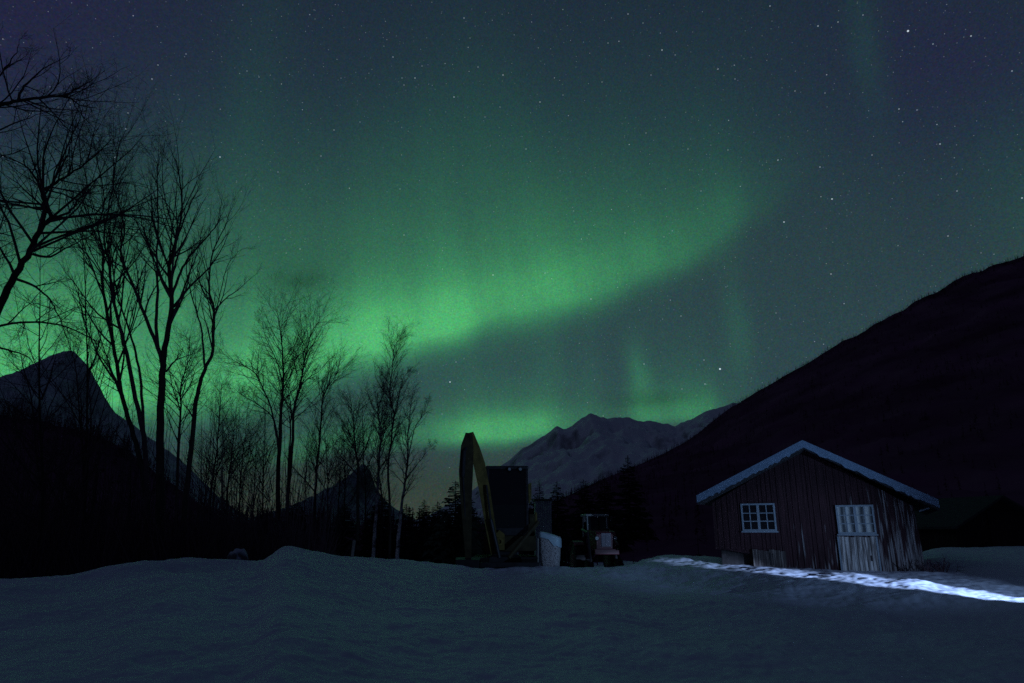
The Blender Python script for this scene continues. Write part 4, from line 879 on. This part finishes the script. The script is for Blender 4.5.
def stake(px, y0, y1, Yd, rad, label, lean=.02):
    p = at(px, y1, Yd); zg = gz(p.x, Yd); h = at(px, y0, Yd).z - zg; mb = MB()
    mb.tube([(0, 0, -.2), (lean * .5, .0, h * .5), (lean, .01, h * .96), (lean, .01, h)], [rad, rad * .95, rad * .9, rad * .45], 9)
    o = mb.build('stake', MT['stake'], None, True); o.location = (p.x, Yd, zg); tag(o, label, 'stake'); return o
stake(537.5, 538, 561, 21.2, .028, 'thin pale stake upright between the excavator and the pale sack')
stake(351.5, 540, 556, 19.5, .045, 'short grey post in the snow left of the birch trunks', .05)

# ------------------------------------------------------------------ tractor
TY = 27.0; tp = at(600, 562, TY); zt = gz(tp.x, TY)
def tx(px, py): p = at(px, py, TY); return p.x - tp.x, p.z - zt
tra = thing('tractor', 'small faded red tractor with pale grille, parked facing the camera', 'tractor', (tp.x, TY, zt), R(6))
x0, zh = tx(590.5, 531); x1, _ = tx(609.5, 531); zg0 = tx(600, 547)[1]
mb = MB(); mb.xprism([(-.95, zg0 - .05), (-.98, zh - .12), (-.85, zh - .02), (.55, zh + .05), (.55, zg0 - .1)], x0, x1); hood = mb.build('hood', MT['red'], tra)
mb = MB(); gw0, gz1 = tx(595, 533); gw1, gz0 = tx(605, 546)
mb.box((gw0, -1.0, gz0), (gw1, -.985, gz1))
for k in range(7): z = gz0 + (gz1 - gz0) * (k + .2) / 7; mb.box((gw0 + .01, -1.02, z), (gw1 - .01, -1.0, z + .035))
mb.box(((gw0 + gw1) / 2 - .02, -1.025, gz0), ((gw0 + gw1) / 2 + .02, -1.0, gz1)); mb.build('grille', MT['grille'], hood)
for px_ in (591, 609):
    q = tx(px_, 538); h_ = MB().wheel((q[0], -.93, q[1]), .085, .10, 16, 'y').build('headlight', MT['dark'], tra); MB().wheel((q[0], -.985, q[1]), .07, .02, 16, 'y').build('lens', MT['lens'], h_)
bl, bzz = tx(588, 552); br, _ = tx(612, 552)
mb = MB(); mb.box((bl, -1.15, bzz - .06), (br, -1.03, bzz + .14), ch=.02); mb.build('bumper', MT['red'], tra)
for px_ in (585.5, 615):
    q = tx(px_, 556)[0]; mb = MB(); mb.wheel((q, -.55, .36), .38, .24, 24)
    for k in range(14): a = 6.283 * k / 14; mb.box((q - .11, -.55 - .05, .36 + .36), (q + .11, -.55 + .05, .40 + .36), Matrix.Rotation(a, 3, 'X'), (q, -.55, .36))
    wv_ = mb.build('wheel', MT['black'], tra); MB().wheel((q, -.55, .36), .2, .27, 16).build('rim', MT['red'], wv_)
for px_ in (582, 618):
    q = tx(px_, 556)[0]; mb = MB(); mb.wheel((q, .95, .62), .66, .38, 28)
    for k in range(18): a = 6.283 * k / 18; mb.box((q - .18, .95 - .05, .62 + .63), (q + .18, .95 + .05, .62 + .69), Matrix.Rotation(a, 3, 'X'), (q, .95, .62))
    wv_ = mb.build('wheel', MT['black'], tra); MB().wheel((q, .95, .62), .36, .42, 18).build('rim', MT['red'], wv_)
    fd = MB(); n_ = 12
    for k in range(n_):
        a0 = math.pi * (.12 + .58 * k / n_); a1 = math.pi * (.12 + .58 * (k + 1) / n_)
        fd.add([(q - .2, .95 + .74 * math.cos(a0), .62 + .74 * math.sin(a0)), (q + .2, .95 + .74 * math.cos(a0), .62 + .74 * math.sin(a0)), (q + .2, .95 + .74 * math.cos(a1), .62 + .74 * math.sin(a1)), (q - .2, .95 + .74 * math.cos(a1), .62 + .74 * math.sin(a1)),
                (q - .2, .95 + .77 * math.cos(a0), .62 + .77 * math.sin(a0)), (q + .2, .95 + .77 * math.cos(a0), .62 + .77 * math.sin(a0)), (q + .2, .95 + .77 * math.cos(a1), .62 + .77 * math.sin(a1)), (q - .2, .95 + .77 * math.cos(a1), .62 + .77 * math.sin(a1))],
               [(0, 1, 2, 3), (7, 6, 5, 4), (0, 4, 5, 1), (1, 5, 6, 2), (2, 6, 7, 3), (3, 7, 4, 0)])
    fd.build('fender', MT['red'], tra)
ca, cz1 = tx(589.5, 514); cb, _ = tx(611, 514); cz0 = tx(600, 532)[1]
mb = MB()
for x in (ca + .03, cb - .03):
    for (ya, yb) in ((.55, .62), (1.45, 1.35)): mb.tube([(x, ya, cz0 - .2), (x, yb, cz1 - .06)], .03, 6)
mb.box((ca - .05, .5, cz1 - .07), (cb + .05, 1.5, cz1 + .01), ch=.03); mb.box((ca, .55, cz0 - .25), (cb, .62, cz0 + .02)); cabt = mb.build('cab', MT['grey'], tra)
mb = MB(); mb.add([(ca + .05, .57, cz0), (cb - .05, .57, cz0), (cb - .05, .61, cz1 - .08), (ca + .05, .61, cz1 - .08)], [(0, 1, 2, 3)]); mb.build('windscreen', MT['glass'], cabt)
for s_, x in ((-1, ca), (1, cb)):
    mb = MB(); mb.tube([(x, .55, cz1 - .2), (x + s_ * .12, .45, cz1 - .18)], .012, 6); mb.box((x + s_ * .12 - .05, .43, cz1 - .30), (x + s_ * .12 + .05, .45, cz1 - .08), ch=.008); mb.build('mirror', MT['dark'], tra)
mb = MB(); mb.tube([(x1 - .08, -.2, zh), (x1 - .08, -.2, cz1 - .1)], .03, 8); mb.build('exhaust', MT['dark'], tra)
for px_ in (583, 608):
    qa = tx(px_ + 1, 531); mb = MB()
    mb.tube([(qa[0], .4, qa[1] + .05), (qa[0], -.6, qa[1] - .05), (qa[0], -1.15, .45)], .05, 6); mb.build('loader_arm', MT['dark'], tra)

# ------------------------------------------------------------------ boulder and brush in the snow
bp = at(238, 558, 18.6); bm = bmesh.new(); bmesh.ops.create_icosphere(bm, subdivisions=4, radius=1)
for v in bm.verts:
    c = v.co.copy(); q = fbm(np.array(c.x * 1.7 + 5), np.array(c.y * 1.7 + c.z), 3); v.co = Vector((c.x * .24, c.y * .28, (c.z + 0.25) * .27)) * float(1 + .35 * q)
me = bpy.data.meshes.new('boulder'); bm.to_mesh(me); bm.free(); me.polygons.foreach_set('use_smooth', [True] * len(me.polygons)); me.materials.append(rock_snow_mat('snowy_stone', (.10, .10, .11), (.55, .6, .68), .55, 1.1, 6.0))
bo_ = bpy.data.objects.new('boulder', me); COL.objects.link(bo_); bo_.location = (bp.x, 18.6, gz(bp.x, 18.6) + .02); tag(bo_, 'rounded snow dusted boulder at the edge of the snow under bare trees', 'boulder')
def bush(px, Yd, hh, n, seed, label):
    p = at(px, 570, Yd); z = gz(p.x, Yd); t = thing('bare_bush', label, 'bush', (p.x, Yd, z)); rg = random.Random(seed); mb = MB()
    for k in range(n):
        a = rg.uniform(0, 6.28); d = Vector((math.cos(a) * rg.uniform(.3, 1.2), math.sin(a) * .6, rg.uniform(.3, 1))); P_ = branch_pts(Vector((rg.uniform(-.25, .25), 0, -.08)), d, hh * rg.uniform(.5, 1.1), rg, 5, .2, .05)
        mb.tube(P_, [.012, .010, .009, .007, .006, .004], 4, cap=False)
        for q in range(3): mb.tube(branch_pts(P_[2 + q % 3], d + Vector((rg.uniform(-1, 1), 0, rg.uniform(-.5, 1))), hh * .35, rg, 3, .25, 0), [.007, .006, .005, .003], 3, cap=False)
    mb.build('twig', MT['twig'], t)
bush(939, 17.6, .45, 26, 3, 'low tangle of dark bare twigs at the cabin right corner')
